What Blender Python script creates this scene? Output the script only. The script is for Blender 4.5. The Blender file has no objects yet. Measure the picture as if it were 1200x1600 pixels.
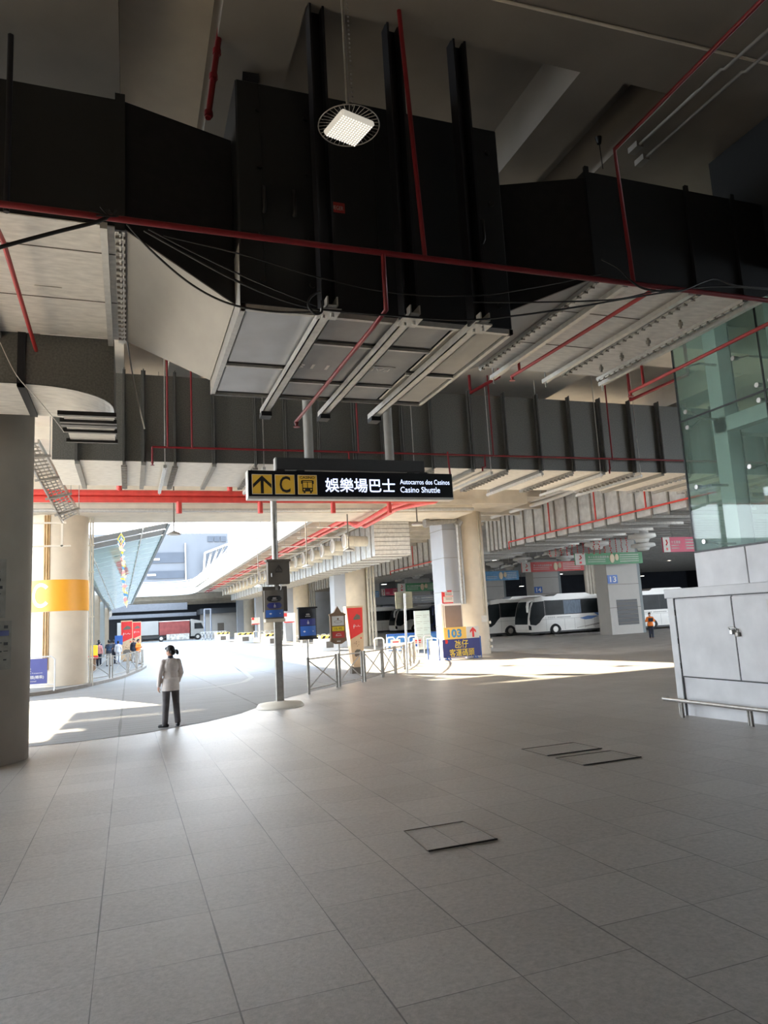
import bpy, math, random
from mathutils import Vector, Matrix, Quaternion
random.seed(7)
PI = math.pi
D = bpy.data
SC = bpy.context.scene
COL = SC.collection
V = Vector

# ---------------------------------------------------------------- camera frame
CAM_ROT = Matrix(((0.9409881854, 0.0011243986, -0.3384375432),
                  (-0.3340526616, -0.1573982466, -0.9293194345),
                  (-0.0543144014, 0.9875345704, -0.1477342821)))
CAM_LOC = V((0, 0, 1.65))
FPX = 1110.0

def fz(y):
    """height of the ground, which drains gently away from the hall"""
    pts = [(-60, 1.05), (0, 0), (40, -.70), (60, -.70), (110, -.10), (500, -.10)]
    for (a, b), (c, d) in zip(pts, pts[1:]):
        if y <= c:
            return b + (d - b) * (y - a) / (c - a)
    return -.1

# ---------------------------------------------------------------- materials
def mat(name, col, rough=.6, metal=0., var=.0, scale=3., emit=0., spec=.5, bump=0., bscale=60., stretch=(1, 1, 1), var2=None, coat=0.):
    m = D.materials.new(name); m.use_nodes = True
    nt = m.node_tree; b = nt.nodes['Principled BSDF']
    c = (*col, 1)
    b.inputs['Base Color'].default_value = c
    b.inputs['Roughness'].default_value = rough
    b.inputs['Metallic'].default_value = metal
    b.inputs['Specular IOR Level'].default_value = spec
    b.inputs['Coat Weight'].default_value = coat
    if emit:
        b.inputs['Emission Color'].default_value = c
        b.inputs['Emission Strength'].default_value = emit
    if var or bump:
        tc = nt.nodes.new('ShaderNodeTexCoord'); mp = nt.nodes.new('ShaderNodeMapping')
        mp.inputs['Scale'].default_value = stretch
        nt.links.new(tc.outputs['Object'], mp.inputs['Vector'])
    if var:
        n = nt.nodes.new('ShaderNodeTexNoise'); n.inputs['Scale'].default_value = scale; n.inputs['Detail'].default_value = 6
        nt.links.new(mp.outputs['Vector'], n.inputs['Vector'])
        r = nt.nodes.new('ShaderNodeValToRGB')
        r.color_ramp.elements[0].position = .3; r.color_ramp.elements[1].position = .7
        lo = var2 if var2 else tuple(x * (1 - var) for x in col)
        r.color_ramp.elements[0].color = (*lo, 1)
        r.color_ramp.elements[1].color = (*[min(1, x * (1 + var * .6)) for x in col], 1)
        nt.links.new(n.outputs['Fac'], r.inputs['Fac']); nt.links.new(r.outputs['Color'], b.inputs['Base Color'])
        if emit: nt.links.new(r.outputs['Color'], b.inputs['Emission Color'])
    if bump:
        n2 = nt.nodes.new('ShaderNodeTexNoise'); n2.inputs['Scale'].default_value = bscale; n2.inputs['Detail'].default_value = 4
        nt.links.new(mp.outputs['Vector'], n2.inputs['Vector'])
        bp = nt.nodes.new('ShaderNodeBump'); bp.inputs['Strength'].default_value = bump; bp.inputs['Distance'].default_value = .02
        nt.links.new(n2.outputs['Fac'], bp.inputs['Height']); nt.links.new(bp.outputs['Normal'], b.inputs['Normal'])
    return m

def glass_mat(name, tint, gloss=.08, body=0., bodycol=(.6, .75, .72)):
    m = D.materials.new(name); m.use_nodes = True; nt = m.node_tree
    nt.nodes.clear()
    out = nt.nodes.new('ShaderNodeOutputMaterial'); tr = nt.nodes.new('ShaderNodeBsdfTransparent'); gl = nt.nodes.new('ShaderNodeBsdfGlossy')
    tr.inputs['Color'].default_value = (*tint, 1); gl.inputs['Roughness'].default_value = .02
    ge = nt.nodes.new('ShaderNodeNewGeometry'); dt = nt.nodes.new('ShaderNodeVectorMath'); dt.operation = 'DOT_PRODUCT'
    nt.links.new(ge.outputs['Incoming'], dt.inputs[0]); nt.links.new(ge.outputs['Normal'], dt.inputs[1])
    ab = nt.nodes.new('ShaderNodeMath'); ab.operation = 'ABSOLUTE'; nt.links.new(dt.outputs['Value'], ab.inputs[0])
    om = nt.nodes.new('ShaderNodeMath'); om.operation = 'SUBTRACT'; om.inputs[0].default_value = 1; nt.links.new(ab.outputs[0], om.inputs[1])
    pw_ = nt.nodes.new('ShaderNodeMath'); pw_.operation = 'POWER'; pw_.inputs[1].default_value = 5; nt.links.new(om.outputs[0], pw_.inputs[0])
    add = nt.nodes.new('ShaderNodeMath'); add.operation = 'MULTIPLY_ADD'; add.inputs[1].default_value = .95; add.inputs[2].default_value = .035 + gloss; add.use_clamp = True
    nt.links.new(pw_.outputs[0], add.inputs[0])
    mx = nt.nodes.new('ShaderNodeMixShader'); nt.links.new(add.outputs[0], mx.inputs[0])
    src = tr
    if body:
        df = nt.nodes.new('ShaderNodeBsdfDiffuse'); df.inputs['Color'].default_value = (*bodycol, 1)
        tl = nt.nodes.new('ShaderNodeBsdfTranslucent'); tl.inputs['Color'].default_value = (*bodycol, 1)
        m1 = nt.nodes.new('ShaderNodeMixShader'); m1.inputs[0].default_value = .5
        nt.links.new(df.outputs[0], m1.inputs[1]); nt.links.new(tl.outputs[0], m1.inputs[2])
        m2 = nt.nodes.new('ShaderNodeMixShader'); m2.inputs[0].default_value = body
        nt.links.new(tr.outputs[0], m2.inputs[1]); nt.links.new(m1.outputs[0], m2.inputs[2]); src = m2
    nt.links.new(src.outputs[0], mx.inputs[1]); nt.links.new(gl.outputs[0], mx.inputs[2]); nt.links.new(mx.outputs[0], out.inputs[0])
    return m

def paving_mat(name, base, dark, tx=.64, ty=.65, ox=-.17, oy=4.19, joint=.0085, rough=.34, speck=.45, line_dark=.3, stagger=True, spec=.5):
    m = D.materials.new(name); m.use_nodes = True; nt = m.node_tree; N = nt.nodes.new; L = nt.links.new
    b = nt.nodes['Principled BSDF']
    geo = N('ShaderNodeNewGeometry'); sep = N('ShaderNodeSeparateXYZ'); L(geo.outputs['Position'], sep.inputs[0])
    def mth(op, a, bb=None, c=None):
        n = N('ShaderNodeMath'); n.operation = op
        for i, x in enumerate((a, bb, c)):
            if x is None: continue
            if isinstance(x, (int, float)): n.inputs[i].default_value = x
            else: L(x, n.inputs[i])
        return n.outputs[0]
    u = mth('DIVIDE', mth('SUBTRACT', sep.outputs[0], ox), tx)
    fu = mth('FLOOR', u)
    v = mth('DIVIDE', mth('SUBTRACT', sep.outputs[1], oy), ty)
    if stagger:
        wn0 = N('ShaderNodeTexWhiteNoise'); wn0.noise_dimensions = '1D'; L(fu, wn0.inputs['W'])
        st = mth('MULTIPLY', mth('GREATER_THAN', wn0.outputs['Value'], .62), .45)
        v = mth('ADD', v, st)
    fv = mth('FLOOR', v)
    du = mth('MULTIPLY', mth('MINIMUM', mth('FRACT', u), mth('SUBTRACT', 1, mth('FRACT', u))), tx)
    dv = mth('MULTIPLY', mth('MINIMUM', mth('FRACT', v), mth('SUBTRACT', 1, mth('FRACT', v))), ty)
    wob = N('ShaderNodeTexNoise'); wob.inputs['Scale'].default_value = 1.3; L(geo.outputs['Position'], wob.inputs['Vector'])
    jw = mth('MULTIPLY', mth('ADD', wob.outputs['Fac'], -.18), joint * 1.1)
    ju = mth('LESS_THAN', du, mth('MULTIPLY', jw, 1.25)); jv = mth('LESS_THAN', dv, mth('MULTIPLY', jw, .9))
    jm = mth('MAXIMUM', ju, jv)
    cmb = N('ShaderNodeCombineXYZ'); L(fu, cmb.inputs[0]); L(fv, cmb.inputs[1])
    wn = N('ShaderNodeTexWhiteNoise'); wn.noise_dimensions = '2D'; L(cmb.outputs[0], wn.inputs['Vector'])
    n1 = N('ShaderNodeTexNoise'); n1.inputs['Scale'].default_value = 30; n1.inputs['Detail'].default_value = 9; n1.inputs['Roughness'].default_value = .8
    L(geo.outputs['Position'], n1.inputs['Vector'])
    n2 = N('ShaderNodeTexNoise'); n2.inputs['Scale'].default_value = .35; n2.inputs['Detail'].default_value = 5
    L(geo.outputs['Position'], n2.inputs['Vector'])
    f = mth('ADD', mth('MULTIPLY', wn.outputs['Value'], .09), mth('ADD', mth('MULTIPLY', n1.outputs['Fac'], speck * 2), mth('MULTIPLY', n2.outputs['Fac'], .35)))
    r = N('ShaderNodeValToRGB'); L(mth('MULTIPLY', f, 1 / (.09 * .5 + speck + .35 * .5) * .5), r.inputs['Fac'])
    r.color_ramp.elements[0].position = .3; r.color_ramp.elements[1].position = .7
    r.color_ramp.elements[0].color = (*dark, 1); r.color_ramp.elements[1].color = (*base, 1)
    mix = N('ShaderNodeMix'); mix.data_type = 'RGBA'; L(mth('MULTIPLY', jm, 1 - line_dark), mix.inputs['Factor']); L(r.outputs['Color'], mix.inputs['A'])
    mix.inputs['B'].default_value = (.012, .011, .01, 1)
    L(mix.outputs['Result'], b.inputs['Base Color'])
    b.inputs['Roughness'].default_value = rough; b.inputs['Specular IOR Level'].default_value = spec
    bp = N('ShaderNodeBump'); bp.inputs['Strength'].default_value = .55; bp.inputs['Distance'].default_value = .009
    h = mth('SUBTRACT', n1.outputs['Fac'], mth('MULTIPLY', jm, 1.0)); L(h, bp.inputs['Height']); L(bp.outputs['Normal'], b.inputs['Normal'])
    return m

M = {}
M['floor'] = paving_mat('granite_paving', (.55, .52, .485), (.22, .205, .185))
M['road'] = paving_mat('grooved_road', (.27, .268, .265), (.20, .198, .195), tx=3.2, ty=.42, joint=.05, rough=.68, speck=.25, line_dark=.6, stagger=False, spec=.35)
M['bounce_ground'] = mat('pale_bounce_ground', (.55, .52, .47), .8, var=.1, scale=.5)  # bright ground tone for an unseen added reflector
M['redmid'] = mat('mid_red_pipe_paint', (.45, .035, .035), .42, var=.12, scale=6)
M['lane'] = mat('concrete_lane', (.54, .52, .50), .7, var=.2, scale=1.2)
M['concrete'] = mat('painted_concrete', (.74, .675, .57), .8, var=.12, scale=1.5)
M['concrete_col'] = mat('column_paint', (.70, .61, .48), .7, var=.1, scale=1.2)
M['col_grey'] = mat('column_grey_paint', (.33, .29, .25), .65, var=.14, scale=1.2)
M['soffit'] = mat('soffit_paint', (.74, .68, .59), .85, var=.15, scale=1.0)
M['soffit_shaded'] = mat('soffit_shaded_tone', (.27, .245, .215), .85, var=.18, scale=.8)  # soffit colour darkened to stand in for the shaded inner hall
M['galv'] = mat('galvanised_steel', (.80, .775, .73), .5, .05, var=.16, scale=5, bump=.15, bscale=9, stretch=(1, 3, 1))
M['galv_spangle'] = mat('galvanised_spangle', (.17, .172, .16), .5, .45, var=.28, scale=34)  # duct fronts darkened to carry their shade; undersides use the bright sheet
M['galv_trim'] = mat('galvanised_trim', (.62, .61, .58), .42, .5, var=.12, scale=12)
M['canvas'] = mat('black_canvas', (.012, .013, .016), .85, var=.3, scale=8)
M['foil'] = mat('transition_sheet', (.30, .288, .268), .45, .2, var=.14, scale=2.4, bump=.5, bscale=3.2, stretch=(1, .35, 1))
M['unit'] = mat('unit_panel', (.020, .023, .026), .45, .25, var=.12, scale=2)
M['unit_bottom_pale'] = mat('unit_bottom_pale_panel', (.56, .58, .62), .4, .2, var=.12, scale=2.2)
M['unit_bottom_buff'] = mat('unit_bottom_buff_panel', (.52, .49, .43), .45, .15, var=.12, scale=2.2)
M['unit_bottom'] = mat('unit_bottom_panel', (.30, .30, .30), .4, .2, var=.18, scale=2.2)
M['darksteel'] = mat('dark_steel', (.018, .019, .024), .5, .4, var=.2, scale=6)
M['black'] = mat('black_paint', (.012, .012, .013), .45, var=.1, scale=20)
M['cable'] = mat('black_cable', (.01, .01, .011), .6, var=.1, scale=20)
M['whitewire'] = mat('white_wire', (.7, .68, .64), .5, var=.05, scale=20)
M['red'] = mat('red_pipe_paint', (.22, .012, .018), .42, var=.12, scale=6)
M['redbright'] = mat('bright_red_pipe_paint', (.72, .075, .06), .45, var=.12, scale=5)
M['white'] = mat('white_paint', (.72, .71, .70), .5, var=.06, scale=3)
M['cab'] = mat('cabinet_enamel', (.70, .70, .71), .5, var=.1, scale=2.2, var2=(.60, .60, .61))
M['steel'] = mat('brushed_steel', (.55, .53, .50), .33, .85, var=.15, scale=14)
M['steel_dull'] = mat('dull_steel', (.36, .34, .31), .5, .6, var=.2, scale=9)
M['grey'] = mat('grey_paint', (.30, .29, .27), .6, var=.1, scale=5)
M['signblack'] = mat('sign_black', (.008, .008, .011), .3, var=.1, scale=9)
M['signframe'] = mat('sign_frame', (.62, .60, .57), .4, .3, var=.08, scale=9)
M['signbox'] = mat('sign_bracket', (.035, .036, .038), .5, var=.1, scale=9)
M['yellow'] = mat('pictogram_yellow', (.46, .27, .03), .5, var=.05, scale=4, emit=.10)
M['signtext'] = mat('lit_lettering', (.55, .64, .95), .5, emit=.62, var=.02)
M['orange'] = mat('orange_band', (.87, .40, .035), .4, var=.06, scale=1)
M['whiteink'] = mat('white_ink', (.78, .76, .72), .5, var=.03)
M['blackink'] = mat('black_ink', (.015, .015, .016), .5, var=.1)
M['navy'] = mat('navy_board', (.035, .04, .19), .45, var=.1, scale=3)
M['blueviolet'] = mat('blue_violet_board', (.11, .12, .33), .45, var=.08, scale=3)
M['royal'] = mat('royal_blue', (.04, .13, .45), .45, var=.12, scale=3)
M['cyanblue'] = mat('banner_blue', (.09, .28, .52), .5, var=.25, scale=3)
M['yellowink'] = mat('yellow_ink', (.85, .62, .05), .5, var=.03)
M['amber'] = mat('amber_board', (.88, .55, .12), .5, var=.05)
M['blueink'] = mat('blue_ink', (.06, .27, .58), .5, var=.05)
M['redink'] = mat('red_ink', (.68, .03, .03), .5, var=.08)
M['bannerred'] = mat('banner_red', (.52, .05, .045), .5, var=.12, scale=2)
M['bannerpink'] = mat('banner_crimson', (.50, .03, .09), .5, var=.08, scale=2)
M['bannergreen'] = mat('banner_green', (.055, .25, .10), .5, var=.12, scale=2)
M['paper'] = mat('paper', (.66, .64, .60), .7, var=.08, scale=4)
M['greybox'] = mat('junction_box_paint', (.13, .11, .09), .6, var=.08, scale=4)
M['brown'] = mat('bronze_frame', (.22, .135, .08), .5, var=.12, scale=5)
M['cream'] = mat('cream_panel', (.72, .60, .42), .55, var=.06, scale=3)
M['buff'] = mat('buff_panel', (.60, .42, .26), .55, var=.1, scale=3)
M['signyellow'] = mat('bus_sign_yellow', (.85, .62, .04), .5, var=.04)
M['olive'] = mat('sign_back', (.34, .34, .26), .55, .2, var=.12, scale=3)
M['glass'] = glass_mat('shaft_glass', (.86, .94, .905), .0, .14, (.54, .66, .61))
M['canopy'] = glass_mat('canopy_glass', (.22, .27, .25), .02, .86, (.34, .41, .375))
M['shaftsteel'] = mat('shaft_column_paint', (.62, .66, .64), .5, var=.06)
M['shaftdark'] = mat('shaft_dark_steel', (.17, .20, .205), .5, var=.06)
M['buswhite'] = mat('coach_white', (.74, .72, .68), .3, var=.03, coat=.4)
M['busglass'] = mat('coach_glass', (.014, .018, .02), .3, var=.5, scale=.9, spec=.12)
M['curtain'] = mat('coach_curtain', (.16, .22, .30), .5, var=.4, scale=9, stretch=(3, 3, .3))
M['busnavy'] = mat('coach_navy', (.03, .045, .16), .22, var=.15, coat=.5)
M['rubber'] = mat('tyre_rubber', (.015, .015, .015), .8, var=.2)
M['hub'] = mat('wheel_hub', (.48, .46, .43), .4, .5, var=.2)
M['swoosh'] = mat('coach_blue_marking', (.10, .20, .46), .4, var=.08)
M['skin'] = mat('skin', (.50, .27, .19), .6, var=.08, scale=14)
M['hair'] = mat('black_hair', (.010, .009, .010), .5, var=.3, scale=40)
M['cardigan'] = mat('taupe_knit', (.78, .70, .66), .9, var=.10, scale=14, bump=.3, bscale=90)
M['trousers'] = mat('charcoal_cloth', (.10, .088, .09), .85, var=.22, scale=7)
M['shoe'] = mat('black_shoe', (.010, .010, .011), .4, var=.1)
M['hivis'] = mat('orange_hivis', (.95, .24, .03), .7, var=.1, scale=12)
M['darkcloth'] = mat('dark_cloth', (.025, .03, .05), .8, var=.2, scale=9)
M['navycloth'] = mat('navy_cloth', (.02, .05, .11), .8, var=.2, scale=9)
M['greycloth'] = mat('grey_cloth', (.40, .38, .36), .8, var=.15, scale=9)
M['pinkcloth'] = mat('pink_cloth', (.70, .30, .30), .8, var=.15, scale=9)
M['whitecloth'] = mat('white_cloth', (.70, .72, .78), .8, var=.1, scale=9)
M['parapet'] = mat('parapet_white', (.38, .365, .345), .7, var=.05, scale=.8)
M['haze'] = mat('hazed_wall', (.078, .086, .100), .8, var=.08, scale=.15)  # bluish tint of the colour stands in for distance haze
M['hazedark'] = mat('hazed_opening', (.034, .042, .056), .8, var=.12, scale=.4)
M['darkwall'] = mat('dark_wall', (.020, .024, .034), .8, var=.3, scale=.7)
M['yardwall'] = mat('yard_wall', (.50, .54, .60), .8, var=.35, scale=.25)
M['greypaper'] = mat('grey_paper', (.27, .26, .24), .8, var=.2, scale=7)  # even tone, darker than the plain paper
M['duct_rib'] = mat('duct_rib_shaded', (.10, .10, .095), .6, .2, var=.15, scale=9)  # fronts of the ribs darkened as the side turned from the light
M['gantry'] = mat('gantry_grey', (.12, .125, .14), .6, var=.1)
M['backwall'] = mat('hall_wall', (.05, .048, .046), .8, var=.2, scale=.7)
M['lorrybox'] = mat('lorry_box_grey', (.26, .25, .235), .6, var=.08, scale=.6)
M['tarp'] = mat('red_tarpaulin', (.20, .042, .036), .8, var=.25, scale=1.4, bump=.4, bscale=2)
M['lorrycab'] = mat('lorry_cab', (.26, .25, .23), .5, var=.08)
M['kerb'] = mat('granite_kerb', (.26, .235, .21), .8, var=.15, scale=4)
M['island'] = mat('island_paving', (.16, .155, .15), .75, var=.12, scale=2)
M['paint'] = mat('road_marking', (.30, .29, .27), .7, var=.1, scale=4)
M['lamp'] = mat('lamp_lens', (.42, .39, .335), .5, emit=.34, var=.02)
M['lampfar'] = mat('lamp_lens_lit', (1., .97, .9), .5, emit=3.0, var=.02)
M['lens_dot'] = mat('lens_dot', (1., .95, .86), .4, emit=.34, var=.02)
M['jet'] = mat('nozzle_white', (.80, .79, .76), .55, var=.05)
M['stub'] = mat('stub_duct', (.62, .57, .47), .6, .1, var=.1, scale=4)
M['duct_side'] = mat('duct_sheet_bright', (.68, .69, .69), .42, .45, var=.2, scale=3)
M['stripey'] = mat('hazard_yellow', (.80, .60, .14), .6, var=.06)
M['plastic_blue'] = mat('blue_plastic_sheet', (.05, .20, .50), .4, var=.35, scale=3)
M['cladding'] = mat('white_cladding', (.44, .465, .51), .4, .1, var=.05, scale=1)
M['pillar'] = mat('pillar_cladding', (.44, .42, .39), .55, var=.06, scale=1)
M['stain'] = mat('rusty_conduit', (.55, .36, .17), .8, var=.35, scale=3, stretch=(6, 6, .6))
M['facade'] = mat('facade_post', (.26, .28, .275), .5, var=.06)
M['facade_warm'] = mat('facade_post_warm', (.33, .27, .20), .6, var=.08)
M['pcol'] = mat('coloured_paper', (.9, .8, .3), .6, var=.5, scale=6, var2=(.7, .3, .25))

# ---------------------------------------------------------------- mesh building
class MB:
    def __init__(s): s.v = []; s.f = []; s.sm = []; s.mi = []; s.cur = 0
    def face(s, idx, smooth=False): s.f.append(idx); s.sm.append(smooth); s.mi.append(s.cur)
    def add(s, vs, fs, smooth=False):
        o = len(s.v); s.v += [V(p) for p in vs]
        for f in fs: s.face([o + i for i in f], smooth)
        return s
    def box(s, x0, x1, y0, y1, z0, z1):
        x0, x1 = min(x0, x1), max(x0, x1); y0, y1 = min(y0, y1), max(y0, y1); z0, z1 = min(z0, z1), max(z0, z1)
        return s.add([(x0, y0, z0), (x1, y0, z0), (x1, y1, z0), (x0, y1, z0), (x0, y0, z1), (x1, y0, z1), (x1, y1, z1), (x0, y1, z1)],
                     [(3, 2, 1, 0), (4, 5, 6, 7), (0, 1, 5, 4), (1, 2, 6, 5), (2, 3, 7, 6), (3, 0, 4, 7)])
    def bbox(s, x0, x1, y0, y1, z0, z1, b=.01):
        """box with chamfered edges"""
        x0, x1 = min(x0, x1), max(x0, x1); y0, y1 = min(y0, y1), max(y0, y1); z0, z1 = min(z0, z1), max(z0, z1)
        b = min(b, (x1 - x0) * .45, (y1 - y0) * .45, (z1 - z0) * .45)
        vs = []; ix = {}
        for i, x in enumerate((x0, x1)):
            for j, y in enumerate((y0, y1)):
                for k, z in enumerate((z0, z1)):
                    sx, sy, sz = (1 if i == 0 else -1) * b, (1 if j == 0 else -1) * b, (1 if k == 0 else -1) * b
                    for a, p in enumerate(((x, y + sy, z + sz), (x + sx, y, z + sz), (x + sx, y + sy, z))):
                        ix[i, j, k, a] = len(vs); vs.append(p)
        F = []
        for i in (0, 1):
            q = [ix[i, j, k, 0] for j, k in ((0, 0), (1, 0), (1, 1), (0, 1))]; F.append(q if i else q[::-1])
            q = [ix[j, i, k, 1] for j, k in ((0, 0), (1, 0), (1, 1), (0, 1))]; F.append(q[::-1] if i else q)
            q = [ix[j, k, i, 2] for j, k in ((0, 0), (1, 0), (1, 1), (0, 1))]; F.append(q if i else q[::-1])
        for j in (0, 1):
            for k in (0, 1):
                F.append([ix[0, j, k, 1], ix[1, j, k, 1], ix[1, j, k, 2], ix[0, j, k, 2]])
                F.append([ix[j, 0, k, 0], ix[j, 1, k, 0], ix[j, 1, k, 2], ix[j, 0, k, 2]])
                F.append([ix[j, k, 0, 0], ix[j, k, 1, 0], ix[j, k, 1, 1], ix[j, k, 0, 1]])
        for i in (0, 1):
            for j in (0, 1):
                for k in (0, 1): F.append([ix[i, j, k, 0], ix[i, j, k, 1], ix[i, j, k, 2]])
        c = V(((x0 + x1) / 2, (y0 + y1) / 2, (z0 + z1) / 2)); G = []
        for f in F:
            p = [V(vs[q]) for q in f]; n = (p[1] - p[0]).cross(p[2] - p[0])
            G.append(f if n.dot(sum(p, V((0, 0, 0))) / len(p) - c) > 0 else f[::-1])
        return s.add(vs, G)
    def bar(s, p0, p1, w, h, up=V((0, 0, 1))):
        p0, p1 = V(p0), V(p1); d = (p1 - p0).normalized(); up = V(up)
        if abs(d.dot(up)) > .98: up = V((0, 1, 0))
        x = d.cross(up).normalized(); u = x.cross(d)
        vs = [p + x * a * w / 2 + u * b * h / 2 for p in (p0, p1) for a, b in ((-1, -1), (1, -1), (1, 1), (-1, 1))]
        return s.add(vs, [(3, 2, 1, 0), (4, 5, 6, 7), (0, 1, 5, 4), (1, 2, 6, 5), (2, 3, 7, 6), (3, 0, 4, 7)])
    def cyl(s, p0, p1, r0, r1=None, n=14, caps=True):
        p0, p1 = V(p0), V(p1); r1 = r0 if r1 is None else r1; d = (p1 - p0).normalized()
        a = V((0, 0, 1)) if abs(d.z) < .9 else V((1, 0, 0)); x = d.cross(a).normalized(); y = d.cross(x)
        ring = [x * math.cos(2 * PI * i / n) + y * math.sin(2 * PI * i / n) for i in range(n)]
        s.add([p0 + q * r0 for q in ring] + [p1 + q * r1 for q in ring], [(i, (i + 1) % n, n + (i + 1) % n, n + i) for i in range(n)], True)
        if caps:
            s.add([p0 + q * r0 for q in ring], [tuple(range(n))[::-1]]); s.add([p1 + q * r1 for q in ring], [tuple(range(n))])
        return s
    def tube(s, pts, r, n=8, closed=False):
        pts = [V(p) for p in pts]; k = len(pts); rings = []; prev = None
        for i, p in enumerate(pts):
            a = pts[(i - 1) % k] if (i or closed) else p; b = pts[(i + 1) % k] if (i < k - 1 or closed) else p
            d = (b - a).normalized()
            if prev is None:
                q = V((0, 0, 1)) if abs(d.z) < .9 else V((1, 0, 0)); x = d.cross(q).normalized()
            else: x = (prev - d * prev.dot(d)).normalized()
            prev = x; y = d.cross(x)
            rr = r[i] if isinstance(r, (list, tuple)) else r
            rings.append([p + (x * math.cos(2 * PI * j / n) + y * math.sin(2 * PI * j / n)) * rr for j in range(n)])
        vs = [q for R in rings for q in R]; F = []
        for i in range(k if closed else k - 1):
            for j in range(n):
                a, b = i * n + j, i * n + (j + 1) % n; c, d = ((i + 1) % k) * n + (j + 1) % n, ((i + 1) % k) * n + j
                F.append((a, b, c, d))
        s.add(vs, F, True)
        if not closed:
            s.add(rings[0], [tuple(range(n))[::-1]]); s.add(rings[-1], [tuple(range(n))])
        return s
    def prism(s, poly, fn, t0, t1, smooth=False):
        """extrude the 2-D outline poly from t0 to t1; fn(a,b,t) gives the point"""
        n = len(poly)
        vs = [fn(a, b, t0) for a, b in poly] + [fn(a, b, t1) for a, b in poly]
        s.add(vs, [(i, (i + 1) % n, n + (i + 1) % n, n + i) for i in range(n)], smooth)
        s.add(vs[:n], [tuple(range(n))[::-1]]); s.add(vs[n:], [tuple(range(n))])
        return s
    def lathe(s, prof, c=(0, 0, 0), n=24, smooth=True):
        c = V(c); vs = []; F = []
        for r, z in prof:
            vs += [c + V((r * math.cos(2 * PI * i / n), r * math.sin(2 * PI * i / n), z)) for i in range(n)]
        for k in range(len(prof) - 1):
            for i in range(n): F.append((k * n + i, k * n + (i + 1) % n, (k + 1) * n + (i + 1) % n, (k + 1) * n + i))
        s.add(vs, F, smooth)
        s.add(vs[:n], [tuple(range(n))[::-1]]); s.add(vs[-n:], [tuple(range(n))])
        return s
    def ell(s, c, r, n=14, m=9, rot=None):
        c = V(c); vs = []; F = []
        for j in range(1, m):
            th = PI * j / m
            for i in range(n):
                ph = 2 * PI * i / n
                p = V((r[0] * math.sin(th) * math.cos(ph), r[1] * math.sin(th) * math.sin(ph), r[2] * math.cos(th)))
                vs.append(c + (rot @ p if rot else p))
        t = V((0, 0, r[2])); top = len(vs); vs.append(c + (rot @ t if rot else t)); bot = top + 1; vs.append(c - (rot @ t if rot else t))
        for j in range(m - 2):
            for i in range(n): F.append((j * n + i, (j + 1) * n + i, (j + 1) * n + (i + 1) % n, j * n + (i + 1) % n))
        for i in range(n):
            F.append((top, i, (i + 1) % n)); F.append((bot, (m - 2) * n + (i + 1) % n, (m - 2) * n + i))
        return s.add(vs, F, True)
    def quad(s, a, b, c, d): return s.add([a, b, c, d], [(0, 1, 2, 3)])
    def sheet(s, a, b, c, d, t=.01):
        """flat quad with thickness t"""
        a, b, c, d = V(a), V(b), V(c), V(d); n = (b - a).cross(d - a).normalized() * t
        return s.add([a, b, c, d, a + n, b + n, c + n, d + n], [(3, 2, 1, 0), (4, 5, 6, 7), (0, 1, 5, 4), (1, 2, 6, 5), (2, 3, 7, 6), (3, 0, 4, 7)])
    def build(s, name, m, parent=None, local=False, loc=None):
        me = D.meshes.new(name); off = V((0, 0, 0))
        if parent is not None and not local: off = root_loc(parent)
        if loc is not None: off = V(loc)
        me.from_pydata([tuple(p - off) for p in s.v], [], s.f)
        for p, q, k in zip(me.polygons, s.sm, s.mi): p.use_smooth = q; p.material_index = k
        for x in (m if isinstance(m, (list, tuple)) else [m]): me.materials.append(x)
        me.update()
        o = D.objects.new(name, me); COL.objects.link(o)
        if parent is not None: o.parent = parent
        if loc is not None: o.location = off
        return o

def root_loc(o):
    p = V((0, 0, 0))
    while o is not None: p += o.location; o = o.parent
    return p

def tag(o, label, cat, group=None, kind=None):
    o['label'] = label; o['category'] = cat
    if group: o['group'] = group
    o['kind'] = kind or 'thing'
    return o

def thing(name, label, cat, loc=(0, 0, 0), rz=0, group=None):
    o = D.objects.new(name, None); COL.objects.link(o); o.empty_display_size = .2
    o.location = loc; o.rotation_euler = (0, 0, rz)
    return tag(o, label, cat, group)

def struct(name, mb, m, label=None, cat=None):
    o = mb.build(name, m); o['kind'] = 'structure'
    if label: o['label'] = label; o['category'] = cat
    return o

def kids(o): return [c for c in D.objects if c.parent == o]
def dup(o, loc, rz=None, label=None, parent=None):
    c = o.copy(); COL.objects.link(c)
    if parent is not None: c.parent = parent
    if loc is not None: c.location = loc
    if rz is not None: c.rotation_euler = (0, 0, rz)
    if label: c['label'] = label
    for k in o.children: dup(k, None, None, None, c)
    return c

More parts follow.
